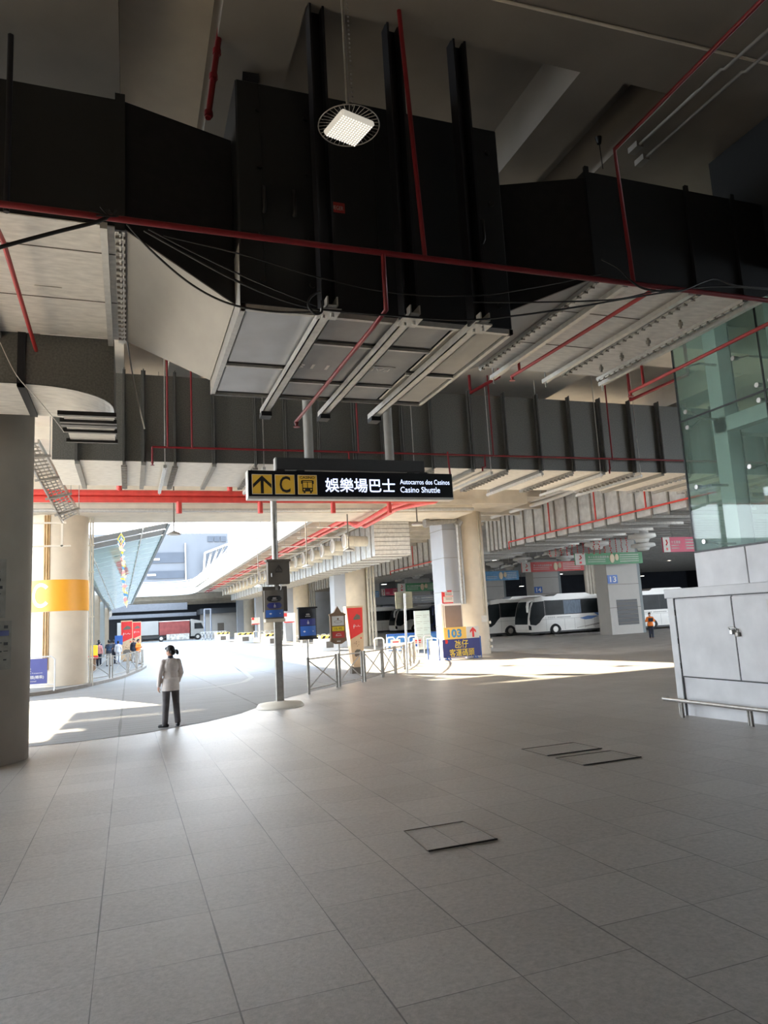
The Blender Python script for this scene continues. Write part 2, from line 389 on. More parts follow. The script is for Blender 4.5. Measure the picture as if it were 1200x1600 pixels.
_txt = {}
def text(name, s, m, parent, loc, ex, ey, h, width=None, align='CENTER', bold=0., thick=.004, local=False, wrap=None, vfit=False):
    """lettering in the plane spanned by ex (reading direction) and ey (up); h = height of a capital"""
    cu = D.curves.new('lettering', 'FONT'); cu.body = s; cu.size = 1; cu.extrude = 0; cu.bevel_depth = bold; cu.bevel_resolution = 0; cu.resolution_u = 3
    to = D.objects.new('lettering', cu); COL.objects.link(to)
    dg = bpy.context.evaluated_depsgraph_get(); dg.update()
    me = D.meshes.new_from_object(to.evaluated_get(dg)); D.objects.remove(to); D.curves.remove(cu)
    xs = [v.co.x for v in me.vertices]; ys = [v.co.y for v in me.vertices]
    x0, x1, y0, y1 = min(xs), max(xs), min(ys), max(ys)
    sy = h / (y1 - y0); sx = sy if width is None else width / (x1 - x0)
    ax = {'CENTER': (x0 + x1) / 2, 'LEFT': x0, 'RIGHT': x1}[align]; ay = (y0 + y1) / 2
    ex, ey = V(ex).normalized(), V(ey).normalized(); ez = ex.cross(ey); loc = V(loc)
    off = V((0, 0, 0)) if local or parent is None else root_loc(parent)
    for v in me.vertices:
        a, b = (v.co.x - ax) * sx, (v.co.y - ay) * sy
        v.co = (wrap(a, b) if wrap else loc + ex * a + ey * b + ez * (thick + v.co.z * sy)) - off
    me.materials.clear(); me.materials.append(m)
    o = D.objects.new(name, me); COL.objects.link(o)
    if parent is not None: o.parent = parent
    return o

EX, EY, EZ = V((1, 0, 0)), V((0, 1, 0)), V((0, 0, 1))
# ================================================================ the setting
def ray(u, v): return CAM_ROT @ V(((u - 600) / FPX, -(v - 800) / FPX, -1))
def atY(u, v, y): d = ray(u, v); return CAM_LOC + d * (y / d.y)
def atX(u, v, x): d = ray(u, v); return CAM_LOC + d * (x / d.x)
def atZ(u, v, z): d = ray(u, v); return CAM_LOC + d * ((z - 1.65) / d.z)

def ground_sheet(poly_strips, lift, thick=.0):
    """strips (y, x0, x1) following the ground profile"""
    b = MB(); n = len(poly_strips)
    vs = []
    for y, x0, x1 in poly_strips: vs += [(x0, y, fz(y) + lift), (x1, y, fz(y) + lift)]
    b.add(vs, [(2 * i, 2 * i + 1, 2 * i + 3, 2 * i + 2) for i in range(n - 1)])
    return b
ys = [-14, 0, 10, 20, 30, 40, 50, 60, 70, 80, 95, 110, 180, 400]
struct('floor', ground_sheet([(y, -60 if y < 100 else -200, 110 if y < 100 else 300) for y in ys], 0), M['floor'])
# carriageway in front of the hall
edge = [(14.4, -.9), (14.7, .3), (15.6, 1.5), (16.6, 2.35), (18.3, 3.2), (20, 4.35), (21.5, 5.5), (23, 6.95), (24.6, 8.1), (26.5, 9.4), (29, 10.8), (31, 11.9), (34, 13.2), (37, 14.4), (40, 15.2), (43, 15.8), (50, 16.4), (60, 16.6), (80, 16.8), (110, 16.9), (127, 16.9)]
struct('floor_carriageway', ground_sheet([(14.39, -30, -1.3)] + [(y, -30, x) for y, x in edge], .006), M['road'])
lane_edge = [(26.5, 19.5), (30, 19.2), (33, 19.5), (38, 20.5), (45, 21), (60, 21.3), (100, 21.5)]
struct('floor_coach_yard', ground_sheet([(y, x, 109) for y, x in lane_edge], .006), M['lane'])

struct('floor_bounce_ground', ground_sheet([(y, -60, -14.3) for y in (-14, 0, 10, 20, 28)], .006), M['bounce_ground'])  # unseen pale ground added to bounce sunlight up to the undersides
b = MB(); b.box(46, 66, 7, 36.7, 9.3, 9.7); struct('ceiling_yard_front', b, M['soffit'])
# raised island on the left, with its kerb
KB = [(-6.5, 28.7), (-5, 29.1), (-3.68, 30), (-3.0, 30.6), (-2.43, 31.74), (-1.66, 33.9), (-.89, 37.2), (-.3, 40), (.2, 43), (.75, 46.6), (1.1, 50), (1.2, 54), (1.0, 60), (.7, 75), (.4, 90), (-.2, 108)]
b = MB(); kb = MB(); H_ = .13
for (x0, y0), (x1, y1) in zip(KB, KB[1:]):
    z0, z1 = fz(y0), fz(y1)
    d = V((x1 - x0, y1 - y0, 0)).normalized(); n = V((-d.y, d.x, 0)) * .3
    b.add([(x0 + n.x, y0 + n.y, z0 + H_), (x1 + n.x, y1 + n.y, z1 + H_), (-30, y1 + n.y, z1 + H_), (-30, y0 + n.y, z0 + H_)], [(0, 1, 2, 3)])
    kb.add([(x0, y0, z0), (x1, y1, z1), (x1, y1, z1 + H_ + .01), (x0, y0, z0 + H_ + .01), (x0 + n.x, y0 + n.y, z0 + H_ + .01), (x1 + n.x, y1 + n.y, z1 + H_ + .01)], [(0, 1, 2, 3), (3, 2, 5, 4)])
struct('floor_island', b, M['island']); struct('trim_kerb', kb, M['kerb'])
# painted lines on the carriageway
b = MB()
def road_line(pts, w):
    P = [V((x, y, fz(y) + .012)) for x, y in pts]
    for p, q in zip(P, P[1:]):
        n = V((-(q.y - p.y), q.x - p.x, 0)).normalized() * w / 2
        b.add([p - n, q - n, q + n, p + n], [(3, 2, 1, 0)])
road_line([(2.0 + 0, 100), (5.2, 80), (6.4, 60), (6.2, 46), (5.4, 36), (4.9, 31), (4.2, 28.4), (3.2, 27.0), (1.9, 26.3)], .22)
road_line([(8.0, 120), (11.5, 85), (13.0, 60), (13.4, 48)], .2)
road_line([(-1, 112), (4, 111), (9, 108), (14, 104)], .35)
struct('trim_road_lines', b, M['paint'])

# ceiling: slab, the deep beams that hang below it
b = MB(); b.box(-14, 46, 14.6, 33.5, 9.3, 9.7); struct('ceiling', b, M['soffit'])
b = MB(); b.box(-14, 46, -12, 14.6, 9.3, 9.7); struct('ceiling_inner', b, M['soffit_shaded'])
b = MB(); b.box(-.1, 1.0, 6.84, 14.6, 9.27, 9.3); struct('ceiling_light_patch', b, M['soffit'])  # cream strip put in as a patch of light on the ceiling
beamx = ((-9.5, -.1), (1.0, 1.9), (5.55, 6.25), (7.05, 13.0), (18, 19.2), (25, 26.2), (33, 34.2))
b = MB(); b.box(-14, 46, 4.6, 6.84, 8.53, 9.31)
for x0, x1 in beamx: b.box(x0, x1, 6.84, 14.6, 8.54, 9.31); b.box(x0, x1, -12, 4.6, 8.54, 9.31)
struct('ceiling_inner_beams', b, M['soffit_shaded'])
b = MB()
for y0, y1, z in ((14.6, 16.0, 8.5), (25.2, 26.6, 8.1)): b.box(-14, 46, y0, y1, z, 9.31)
for x0, x1 in beamx: b.box(x0, x1, 16.0, 33.5, 8.54, 9.31)
struct('ceiling_beams', b, M['soffit'])
b = MB(); b.box(-7.6, 17.2, 33.5, 36.6, 6.95, 9.7); b.box(-14, -7.6, 33.5, 36.6, 8.2, 9.7); b.box(17.2, 20.6, 33.5, 36.6, 7.45, 9.7)
b.box(-7.6, 17.2, 33.2, 33.5, 7.35, 7.6)
struct('beam_roof_edge', b, M['concrete'], 'cream concrete beam along the open edge of the hall roof', 'beam')['kind'] = 'structure'
b = MB(); b.box(20.6, 110, 33.5, 36.7, 9.4, 9.7); struct('ceiling_gap_closer', b, M['darkwall'])  # slab added to keep sky out of the roof gap, coloured dark as shade
# the hall behind and beside the viewer
b = MB(); b.box(-14, 46, -12.4, -12, -1, 9.7); struct('wall_back', b, M['backwall'])
b = MB(); b.box(15.0, 15.4, -12, 3, -1, 9.7); struct('wall_right', b, M['backwall'])

b = MB(); b.box(-14.3, -14, -12, 10, -1, 9.7); struct('wall_left', b, M['backwall'])
# upper deck on the right of the open slot and across its far end
fas = [(6.4, 36.6), (8.2, 36.75), (9.2, 37.4), (9.75, 38.6), (9.9, 40.2), (10.05, 60), (10.25, 90), (10.4, 118), (10.2, 124), (9.4, 127), (7.6, 128.4), (4, 129), (-60, 129)]
b = MB()
for z0, z1, off in ((7.5, 8.75, 0), (8.83, 9.75, .0), (8.75, 8.83, -.08)):
    for (x0, y0), (x1, y1) in zip(fas, fas[1:]):
        d = V((x1 - x0, y1 - y0, 0)).normalized(); n = V((d.y, -d.x, 0)) * .35; m_ = V((d.y, -d.x, 0)) * -off
        p, q = V((x0, y0, 0)) + m_, V((x1, y1, 0)) + m_
        pts = [p, q, q + n, p + n]
        b.add([(a.x, a.y, z0) for a in pts] + [(a.x, a.y, z1) for a in pts], [(3, 2, 1, 0), (4, 5, 6, 7), (0, 1, 5, 4), (1, 2, 6, 5), (2, 3, 7, 6), (3, 0, 4, 7)])
par = b.build('deck_parapet', M['parapet']); tag(par, 'long white parapet along the edge of the upper deck, curving round the far end of the open slot', 'parapet', kind='structure')
b = MB(); b.tube([(x, y, 9.9) for x, y in fas], .07, 8)
for i in range(24): 
    y = 40 + i * 3.6; b.cyl((9.95 + y * .003, y, 9.7), (9.95 + y * .003, y, 9.92), .03, n=6)
tag(b.build('deck_handrail', M['parapet']), 'white tubular handrail running on top of the upper deck parapet', 'handrail')
b = MB()
b.box(10.2, 110, 36.6, 129, 8.4, 9.6)
struct('ceiling_upper_deck', b, M['soffit'])
b = MB(); b.box(-60, 110, 129.3, 170, 7.9, 9.6); struct('ceiling_far_deck', b, M['soffit'])
b = MB()
for y in (132, 137, 143): b.box(-60, 40, y, y + 1.2, 6.9 - (y - 132) * .05, 7.95)
struct('beam_far_deck', b, M['concrete'], 'concrete beams under the far end of the upper deck', 'beam')
b = MB(); b.box(-60, 110, 155, 155.5, -1, 9.5); struct('wall_far', b, M['hazedark'])
b = MB(); b.box(44, 110, 103, 103.5, -1, 9.5); struct('wall_yard_back', b, M['darkwall'])
b = MB(); b.box(24, 44, 103, 103.5, -1, 9.5); struct('wall_yard_back_pale', b, M['yardwall'])
b = MB(); b.box(95, 95.5, 7, 103, -1, 9.7); struct('wall_yard_side', b, M['darkwall'])
# secondary beams under the upper deck (run across, seen as ribs)
b = MB()
for i in range(34):
    y = 38.5 + i * 2.6; b.box(10.5, 24.6, y, y + .35, 8.0, 8.42)
struct('beam_deck_ribs', b, M['soffit'], 'row of cross ribs under the upper deck', 'beam')
b = MB()
for i in range(46):
    y = 37.5 + i * 1.4; b.box(28.9, 95, y, y + .22, 7.05, 7.45)
for x in (32, 38, 44, 50, 56, 62): b.box(x, x + .25, 37, 102, 7.45, 7.75)
struct('beam_yard_ribs', b, M['grey'], 'grey purlins under the roof of the coach yard', 'beam')

# ================================================================ columns
def column(name, label, x, y, r, z1, m, group=None):
    z0 = fz(y) - .02
    t = thing(name, label, 'column', (x, y, z0), 0, group)
    b = MB(); b.lathe([(r, z0), (r, z1)], (x, y, 0), 48); b.build('shaft', m, t)
    return t
cl = column('round_column', 'dark grey round column close by at the left edge, papers taped to it', -2.42, 12.95, .92, 9.35, M['col_grey'])
cc = column('round_column', 'cream round column with an orange band and large white C', -2.98, 35.1, 1.27, 6.97, M['concrete_col'])
cm_ = column('round_column', 'cream round column behind the yellow and blue 103 sign', 18.3, 37.3, 1.22, 8.45, M['concrete_col'])
def wrapcol(x, y, r, a0, zc):
    def f(a, b):
        t = a0 + a / r
        return V((x + r * math.cos(t), y + r * math.sin(t), zc + b))
    return f
def band(parent, name, x, y, r, a0, a1, z0, z1, m, n=28):
    b = MB(); vs = []
    for i in range(n + 1):
        t = a0 + (a1 - a0) * i / n; vs += [(x + r * math.cos(t), y + r * math.sin(t), z0), (x + r * math.cos(t), y + r * math.sin(t), z1)]
    b.add(vs, [(2 * i, 2 * i + 2, 2 * i + 3, 2 * i + 1) for i in range(n)], True)
    return b.build(name, m, parent)
band(cc, 'orange_band', -2.98, 35.1, 1.285, -PI, .3, 2.72, 4.08, M['orange'])
wc = wrapcol(-2.98, 35.1, 1.295, -PI / 2 - .47, 3.42); b = MB(); vs = []
for k in range(25):
    q = math.radians(42 + 276 * k / 24); vs += [wc(.44 * math.cos(q), .53 * math.sin(q)), wc(.285 * math.cos(q), .375 * math.sin(q))]
b.add(vs, [(2 * k, 2 * k + 2, 2 * k + 3, 2 * k + 1) for k in range(24)]); b.build('letter', M['whiteink'], cc)
b = MB(); 
for a, r in ((-1.93, .035), (-1.85, .05), (-1.78, .03)):
    x, y = -2.98 + 1.29 * math.cos(a), 35.1 + 1.29 * math.sin(a)
    b.cyl((x, y, 4.09), (x, y, 6.9), r, n=8); b.cyl((x, y, .25), (x, y, 2.7), r * .8, n=8)
b.build('cable_duct', M['stain'], cc)
b = MB()
for xx in (-1.62, -1.52): b.cyl((xx, 34.6, fz(34.6)), (xx, 34.6, 6.9), .04, n=8)
for z in (.6, 2.4, 4.4, 5.6): b.box(-1.7, -1.45, 34.5, 34.6, z, z + .05)
b.build('downpipe', M['stub'], cc)
# papers on the near column
for (a, w, h, z, nm, lines) in ((-1.05, .46, .9, 2.42, 'grey notice taped high on the near left column', 7), (-.88, .38, .73, 1.56, 'white notice with a blue stripe taped low on the near left column', 5)):
    a -= .0
    nb = thing('paper_notice', nm, 'notice', wrapcol(-2.42, 12.95, .925, a, z)(0, 0))
    band(nb, 'sheet', -2.42, 12.95, .926, a - w / 2 / .92, a + w / 2 / .92, z - h / 2, z + h / 2, M['greypaper'], 8)
    wr = lambda aa, bb, a=a, z=z: wrapcol(-2.42, 12.95, .929, a, z)(aa, bb)
    b = MB()
    for i in range(lines):
        zz = z + h / 2 - .07 - i * (h - .1) / lines
        for k in range(3):
            q0 = a + (-w * .42 + k * w * .28) / .92; q1 = q0 + w * random.uniform(.12, .24) / .92; hh = random.choice((.012, .02, .045))
            vs = []
            for t in (q0, (q0 + q1) / 2, q1): vs += [(-2.42 + .929 * math.cos(t), 12.95 + .929 * math.sin(t), zz - hh), (-2.42 + .929 * math.cos(t), 12.95 + .929 * math.sin(t), zz)]
            b.add(vs, [(0, 2, 3, 1), (2, 4, 5, 3)])
    b.build('print', M['blackink'], nb)
    if lines == 5: band(nb, 'blue_stripe', -2.42, 12.95, .931, a - .15, a + .15, z + .14, z + .22, M['navy'], 6)
# row of columns beside the open slot, each with a clad pier on its left
for i, (x, y) in enumerate(((19.0, 61.2), (19.4, 84.5), (19.5, 105.5), (19.5, 124.5))):
    lab = ('cream round column with a red advertising totem standing before it', 'cream round column behind the black and blue stop sign on its thin post', 'third cream round column along the slot, just right of the junction box pole', 'farthest column of the row beside the open slot, by the lorry cab')[i]
    t = column('round_column', lab, x, y, 1.2, 8.45, M['concrete_col'], None)
    b = MB(); b.box(x - 2.0, x - .9, y - .7, y + .8, fz(y), 8.4); b.build('clad_pier', M['cladding'], t)
    b = MB()
    for k in range(3): b.cyl((x + 1.0 + .28 * k, y - 1.0, fz(y)), (x + 1.0 + .28 * k, y - 1.0, 8.4), .11, n=10)
    b.build('downpipe', M['grey'] if i else M['stub'], t)
# clad pier, pipe and boards of the column at 103
b = MB(); b.bbox(16.62, 17.5, 36.3, 38.0, fz(37), 7.2, .02); b.build('clad_pier', M['cladding'], cm_)
b = MB()
for z in (1.0, 2.9, 4.8, 6.4): b.box(16.6, 17.52, 36.28, 38.02, z, z + .03)
b.build('panel_joint', M['grey'], cm_)
b = MB(); b.tube([(15.6, 36.0, 6.75), (16.4, 36.0, 6.8), (17.25, 36.0, 6.9), (17.45, 36.0, 6.8), (17.5, 36.0, 6.5), (17.5, 36.0, 2.2)], .16, 12)
b.cyl((15.45, 36, 6.75), (15.7, 36, 6.76), .26, n=14); b.cyl((17.42, 36, 6.6), (17.6, 36, 6.85), .24, n=12)
b.build('drain_pipe', M['steel_dull'], cm_)
b = MB()
for a in (-1.1, -.98): 
    x, y = 18.3 + 1.24 * math.cos(a), 37.3 + 1.24 * math.sin(a); b.cyl((x, y, 1.5), (x, y, 8.4), .03, n=6)
b.build('conduit', M['stub'], cm_)
b = MB()
for z in (1.1, .1, -.25):
    a = -.75; x, y = 18.3 + 1.24 * math.cos(a), 37.3 + 1.24 * math.sin(a); b.cyl((x, y, z), (x + .09, y - .09, z), .09, n=10)
b.build('wall_fitting', M['jet'], cm_)
b = MB(); a = -1.18; x, y = 18.3 + 1.25 * math.cos(a), 37.3 + 1.25 * math.sin(a); b.box(x - .17, x + .17, y - .03, y + .05, 1.15, 1.5); b.build('small_plate', M['paper'], cm_)

# ================================================================ fan unit and its ducts overhead
BX0, BX1, BY0, BY1, BZ0, BZ1 = 1.13, 4.44, 7.22, 10.2, 5.0, 7.75
fu = thing('fan_unit', 'large grey fresh-air fan unit hung under the ceiling, lit panelled underside', 'ventilation unit', (BX0, BY0, BZ0))
b = MB(); b.bbox(BX0, BX1, BY0, BY1, BZ0 + .06, BZ1, .02)
for x in (BX0 + .27, BX0 + 1.62, BX0 + 2.75): b.box(x, x + .012, BY0 - .006, BY0, BZ0 + .3, BZ1 - .05)
b.build('casing', M['unit'], fu)
b = MB()
for x in (BX0, BX1 - .055): b.box(x, x + .055, BY0, BY1, BZ0, BZ0 + .062)
for y in (BY0, BY1 - .055): b.box(BX0, BX1, y, y + .055, BZ0, BZ0 + .062)
b.box(BX0 - .004, BX0, BY0, BY1, BZ0, BZ0 + .75); 
b.build('bottom_frame', M['galv_trim'], fu)
xs = [BX0 + .055, BX0 + .86, BX0 + 2.53, BX1 - .055]
rows = [[(.055, 1.72), (1.76, 2.92)], [(.055, .78), (.83, 2.2), (2.26, 2.92)], [(.055, 1.62), (1.7, 2.92)]]
for i in range(3):
    for (a, c) in rows[i]:
        b = MB(); b.bbox(xs[i] + .02, xs[i + 1] - .02, BY0 + a, BY0 + c - .09, BZ0 + .02, BZ0 + .05, .01)
        b.build('bottom_panel', M[('unit_bottom_pale', 'unit_bottom', 'unit_bottom_buff')[i]], fu)
        b = MB(); b.box(xs[i] + .0, xs[i + 1] - .0, BY0 + c - .09, BY0 + c, BZ0 + .035, BZ0 + .06); b.build('shadow_gap', M['black'], fu)
        b = MB(); b.box(xs[i], xs[i + 1], BY0 + c - .0, BY0 + c + .045, BZ0 - .0, BZ0 + .05); b.build('rail', M['galv_trim'], fu)
text('lettering', '118', M['whiteink'], fu, (BX0 + 1.15, BY0 + 1.6, BZ0 + .02), -EX, EY, .17, .50)
text('lettering', 'FAF', M['whiteink'], fu, (BX0 + 2.1, BY0 + 1.55, BZ0 + .02), -EX, EY, .11, .30)
b = MB(); b.box(BX0 + 1.95, BX0 + 2.3, BY0 + 1.42, BY0 + 1.43, BZ0 + .012, BZ0 + .02); b.build('underline', M['whiteink'], fu)
for x in (BX0 + .28, BX0 + .62, BX0 + 2.98):
    b = MB(); b.tube([(x, BY0 - .01, BZ0 + 1.15), (x, BY0 - .06, BZ0 + 1.18), (x, BY0 - .06, BZ0 + 1.42), (x, BY0 - .01, BZ0 + 1.45)], .022, 6); b.build('door_handle', M['black'], fu)
for x in (BX0 + .25, BX0 + .8, BX0 + 3.15):
    for z in (BZ0 + .35, BZ0 + .9, BZ0 + 1.7, BZ0 + 2.4): b = MB(); b.cyl((x, BY0 - .03, z), (x, BY0, z), .035, n=8); b.build('latch', M['black'], fu)
b = MB(); b.box(BX0 + .98, BX0 + 1.22, BY0 - .012, BY0, 6.28, 6.40); pl = b.build('name_plate', M['bannerred'], fu)
text('lettering', 'KRUEGER', M['paper'], pl, (BX0 + 1.10, BY0 - .012, 6.33), EX, EZ, .05, .2)
# trapeze hangers carrying the unit
for i, (x, lab) in enumerate(((2.0, 'dark channel hanger left of three holding the fan unit'), (2.93, 'dark channel hanger in the middle of three, beside the red drop pipe'), (3.78, 'dark channel hanger right of three holding the fan unit'))):
    t = thing('trapeze_hanger', lab, 'hanger', (x, 6.95, 4.9), 0, 'channel hangers of the fan unit')
    b = MB()
    for s in (-1, 1): b.box(x + s * .075 - .012, x + s * .075 + .012, 6.80, 6.98, 4.93, 8.55)
    b.box(x - .075, x + .075, 6.94, 6.97, 4.93, 8.55); b.build('post', M['darksteel'], t)
    b = MB(); b.box(x - .06, x + .06, 6.70, 10.75, 4.89, 4.90); b.box(x - .06, x - .045, 6.70, 10.75, 4.89, 4.99); b.box(x + .045, x + .06, 6.70, 10.75, 4.89, 4.99); b.build('rail', M['galv_trim'], t)
    b = MB(); b.box(x - .11, x + .11, 6.75, 7.0, 4.865, 4.885); b.cyl((x + .03, 6.84, 4.82), (x + .03, 6.84, 4.93), .022, n=8); b.cyl((x - .05, 6.9, 4.83), (x - .05, 6.9, 4.93), .018, n=8); b.build('foot_plate', M['galv_trim'], t)
    b = MB(); b.box(x - .08, x + .08, 10.5, 10.7, 4.82, 4.89); b.build('end_bracket', M['darksteel'], t)

# ducts either side of the unit
def hip(name, label, xa, xb, ya0, ya1, za0, za1, yb0, yb1, zb0, zb1, mside, mbot):
    t = thing(name, label, 'duct', (xa, ya0, za0))
    A = [(xa, ya0, za0), (xa, ya1, za0), (xa, ya1, za1), (xa, ya0, za1)]; B = [(xb, yb0, zb0), (xb, yb1, zb0), (xb, yb1, zb1), (xb, yb0, zb1)]
    b = MB(); vs = A + B
    b.add(vs, [(3, 7, 4, 0), (1, 5, 6, 2), (2, 6, 7, 3)]); b.build('canvas_side', mside, t)
    b = MB(); b.sheet(A[0], A[1], B[1], B[0], .012); b.build('underside', mbot, t)
    return t
LD0, LD1 = 7.28, 10.32
hl = hip('duct_transition', 'black sided tapering duct on the left of the fan unit, crumpled pale underside', -.06, 1.12, LD0, LD1, 5.8, 7.25, 7.55, 10.1, 5.2, 7.2, M['canvas'], M['foil'])
hr = hip('duct_transition', 'black sided tapering duct on the right of the fan unit', 5.62, 4.45, LD0 - .2, LD1, 5.8, 7.2, 7.4, 10.15, 5.35, 7.1, M['canvas'], M['foil'])
def flange(x, y0, y1, z0, z1, parent, nm='flange', w=.05):
    b = MB(); b.box(x - w, x + w, y0, y1, z0 - .05, z0); b.box(x - w * .2, x + w * .2, y0, y1, z0 - .07, z0 - .05)
    fb = b
    b = MB(); b.box(x - w, x + w, y0 - .04, y0, z0 - .05, z1 + .05); b.build('front_flange', M['unit'], parent)  # flange front coloured darker than its underside to stand for shade
    b = fb; b.cur = 1
    for k in range(int((y1 - y0) / .145)):
        y = y0 + .08 + k * .145; b.box(x - w * .9, x + w * .4, y, y + .028, z0 - .08, z0 - .05); b.cyl((x + w * .9, y + .014, z0 - .08), (x + w * .9, y + .014, z0 - .05), .010, n=6)
    return b.build(nm, [M['galv_trim'], M['steel_dull']], parent)
ld = thing('air_duct', 'near left galvanised duct with white stencilled characters on its pale underside', 'duct', (-2, LD0, 5.8))
b = MB(); b.box(-9.8, -.06, LD0, LD1, 5.81, 7.25); b.build('casing', M['unit'], ld)  # front of the galvanised duct coloured near black as its shaded side
b = MB(); b.sheet((-9.8, LD0, 5.8), (-9.8, LD1, 5.8), (-.06, LD1, 5.8), (-.06, LD0, 5.8), .012); b.build('underside', M['galv'], ld)
b = MB()
for y in (7.85, 9.1): b.box(-9.8, -.1, y, y + .014, 5.782, 5.8)
b.build('seam', M['greybox'], ld)
flange(-.08, LD0, LD1, 5.79, 7.25, ld)
b = MB(); b.box(-.27, -.20, LD0 - .1, LD1 + .25, 5.70, 5.77); b.cyl((-.235, LD1 + .2, 5.62), (-.235, LD1 + .2, 9.3), .012, n=6); b.build('support_channel', M['galv_trim'], ld)
b = MB(); b.box(-1.70, -1.63, 8.9, LD1 + .1, 5.70, 5.77); b.cyl((-1.665, LD1 + .06, 5.64), (-1.665, LD1 + .06, 9.3), .012, n=6); b.build('support_channel', M['galv_trim'], ld)
text('lettering', '送風FAD', M['whiteink'], ld, (-.95, 8.92, 5.785), -EX, EY, .09, .52)
b = MB(); b.box(-1.05, -.75, 8.8, 8.808, 5.776, 5.786); b.build('underline', M['whiteink'], ld)

rd = thing('air_duct', 'near right galvanised duct with bolted flanges, its end curving up beside the glass shaft', 'duct', (6, LD0, 5.8))
b = MB(); b.box(5.62, 8.1, LD0 - .2, LD1, 5.81, 7.3); b.build('casing', M['unit'], rd)  # galvanised duct again, with the shade of its front put into the colour
b = MB(); b.sheet((5.62, LD0 - .2, 5.8), (5.62, LD1, 5.8), (8.1, LD1, 5.8), (8.1, LD0 - .2, 5.8), .012); b.build('underside', M['galv'], rd)
b = MB(); prof = []
for k in range(9):
    t = k / 8 * PI / 2; prof.append((8.1 + 1.15 * math.sin(t), 5.8 + 1.15 * (1 - math.cos(t))))
prof += [(9.25, 7.3), (8.1, 7.3)]
b.prism(prof, lambda a, c, t: V((a, t, c)), LD0 - .2, LD1 - .05); b.build('elbow', M['unit'], rd)  # elbow coloured dark for shade; only its underside keeps the galvanised tone
b = MB()
for (a, c), (e, g_) in zip(prof[:9], prof[1:9]): b.add([(a, LD0 - .19, c - .008), (e, LD0 - .19, g_ - .008), (e, LD1 - .06, g_ - .008), (a, LD1 - .06, c - .008)], [(3, 2, 1, 0)], True)
b.build('elbow_underside', M['galv'], rd)
flange(5.64, LD0 - .2, LD1, 5.79, 7.3, rd, w=.03); flange(7.28, LD0 - .2, LD1, 5.79, 7.3, rd, w=.03); flange(8.1, LD0 - .2, LD1 + .1, 5.79, 7.3, rd, w=.03)
for x in (6.02, 7.08, 8.3):
    b = MB(); b.box(x - .04, x + .04, LD0 - .28, LD1 + .3, 5.69 + max(0, x - 8.1) * .1, 5.76 + max(0, x - 8.1) * .1); b.cyl((x, LD1 + .24, 5.6), (x, LD1 + .24, 9.3), .011, n=6); b.build('support_channel', M['galv_trim'], rd)
for y in (7.9, 8.6, 9.25, 9.8):
    b = MB(); b.cyl((7.72, y, 5.66), (7.72, y, 5.8), .018, n=8); b.cyl((7.72, y, 5.70), (7.72, y, 5.75), .036, n=8); b.build('spring_clip', M['steel_dull'], rd)
b = MB()
for y in (8.0, 9.15): b.box(5.7, 7.24, y, y + .014, 5.782, 5.8)
b.build('seam', M['greybox'], rd)
text('lettering', '送風FAD', M['whiteink'], rd, (6.75, 9.0, 5.785), -EX, EY, .08, .45)
b = MB(); b.bbox(8.7, 13.5, 6.3, 7.9, 6.35, 8.5, .02); b.box(8.68, 8.72, 6.3, 7.9, 6.3, 8.5)
tag(b.build('plenum_box', M['unit']), 'dark sheet metal plenum box in the upper right corner under the ceiling', 'duct')

# elbow duct with the louvred outlet at the left
el = thing('elbow_duct', 'dark duct dropping to a louvred outlet beside the near left column', 'duct', (-1, 10.36, 5.1))
prof = [(-9.8, 5.08), (-1.35, 5.08)]
for k in range(1, 11):
    t = k / 10 * PI / 2; prof.append((-1.35 + 1.16 * math.sin(t), 4.76 + .32 * math.cos(t)))
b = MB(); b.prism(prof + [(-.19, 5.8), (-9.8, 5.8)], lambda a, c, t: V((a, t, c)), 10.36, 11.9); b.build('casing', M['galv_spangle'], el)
b = MB(); 
for (a, c), (e, g_) in zip(prof, prof[1:]): b.add([(a, 10.37, c - .008), (e, 10.37, g_ - .008), (e, 11.88, g_ - .008), (a, 11.88, c - .008)], [(3, 2, 1, 0)])
b.build('curved_underside', M['galv'], el)
b = MB(); b.box(-.86, -.2, 10.42, 11.9, 4.70, 4.72); b.build('outlet_plate', M['galv'], el)
for y, w in ((10.36, .07), (10.72, .09), (10.86, .13), (11.25, .07), (11.86, .05)):
    b = MB(); b.box(-.92, -.16, y, y + w, 4.66, 4.72); b.build('louvre_blade', M['black'], el)
b = MB(); b.box(-1.42, -1.32, 10.30, 10.36, 5.02, 5.8); b.box(-1.42, -1.32, 10.30, 11.8, 5.02, 5.06)
b.build('hanger_strap', M['darksteel'], el)

# wide duct spanning across behind the sign
XD = dict(y0=18.0, y1=21.1, z0=5.78, z1=8.0)
xd = thing('air_duct', 'long ribbed galvanised duct spanning the hall behind the casino shuttle sign', 'duct', (8, 18, 5.78))
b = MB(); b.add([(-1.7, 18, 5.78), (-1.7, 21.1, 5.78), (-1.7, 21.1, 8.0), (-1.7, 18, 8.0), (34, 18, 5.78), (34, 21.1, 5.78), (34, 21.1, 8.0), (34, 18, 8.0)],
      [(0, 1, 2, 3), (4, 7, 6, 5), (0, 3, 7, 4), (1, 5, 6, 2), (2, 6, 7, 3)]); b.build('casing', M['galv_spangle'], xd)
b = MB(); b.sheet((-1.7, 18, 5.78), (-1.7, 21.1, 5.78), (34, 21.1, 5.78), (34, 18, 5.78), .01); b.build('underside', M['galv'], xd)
xr = [-1.15, -.1, .35, 1.1, 2.05, 3.1, 3.9, 4.8, 5.8, 6.6, 7.2, 8.1] + [9.35 + 1.13 * k for k in range(12)]
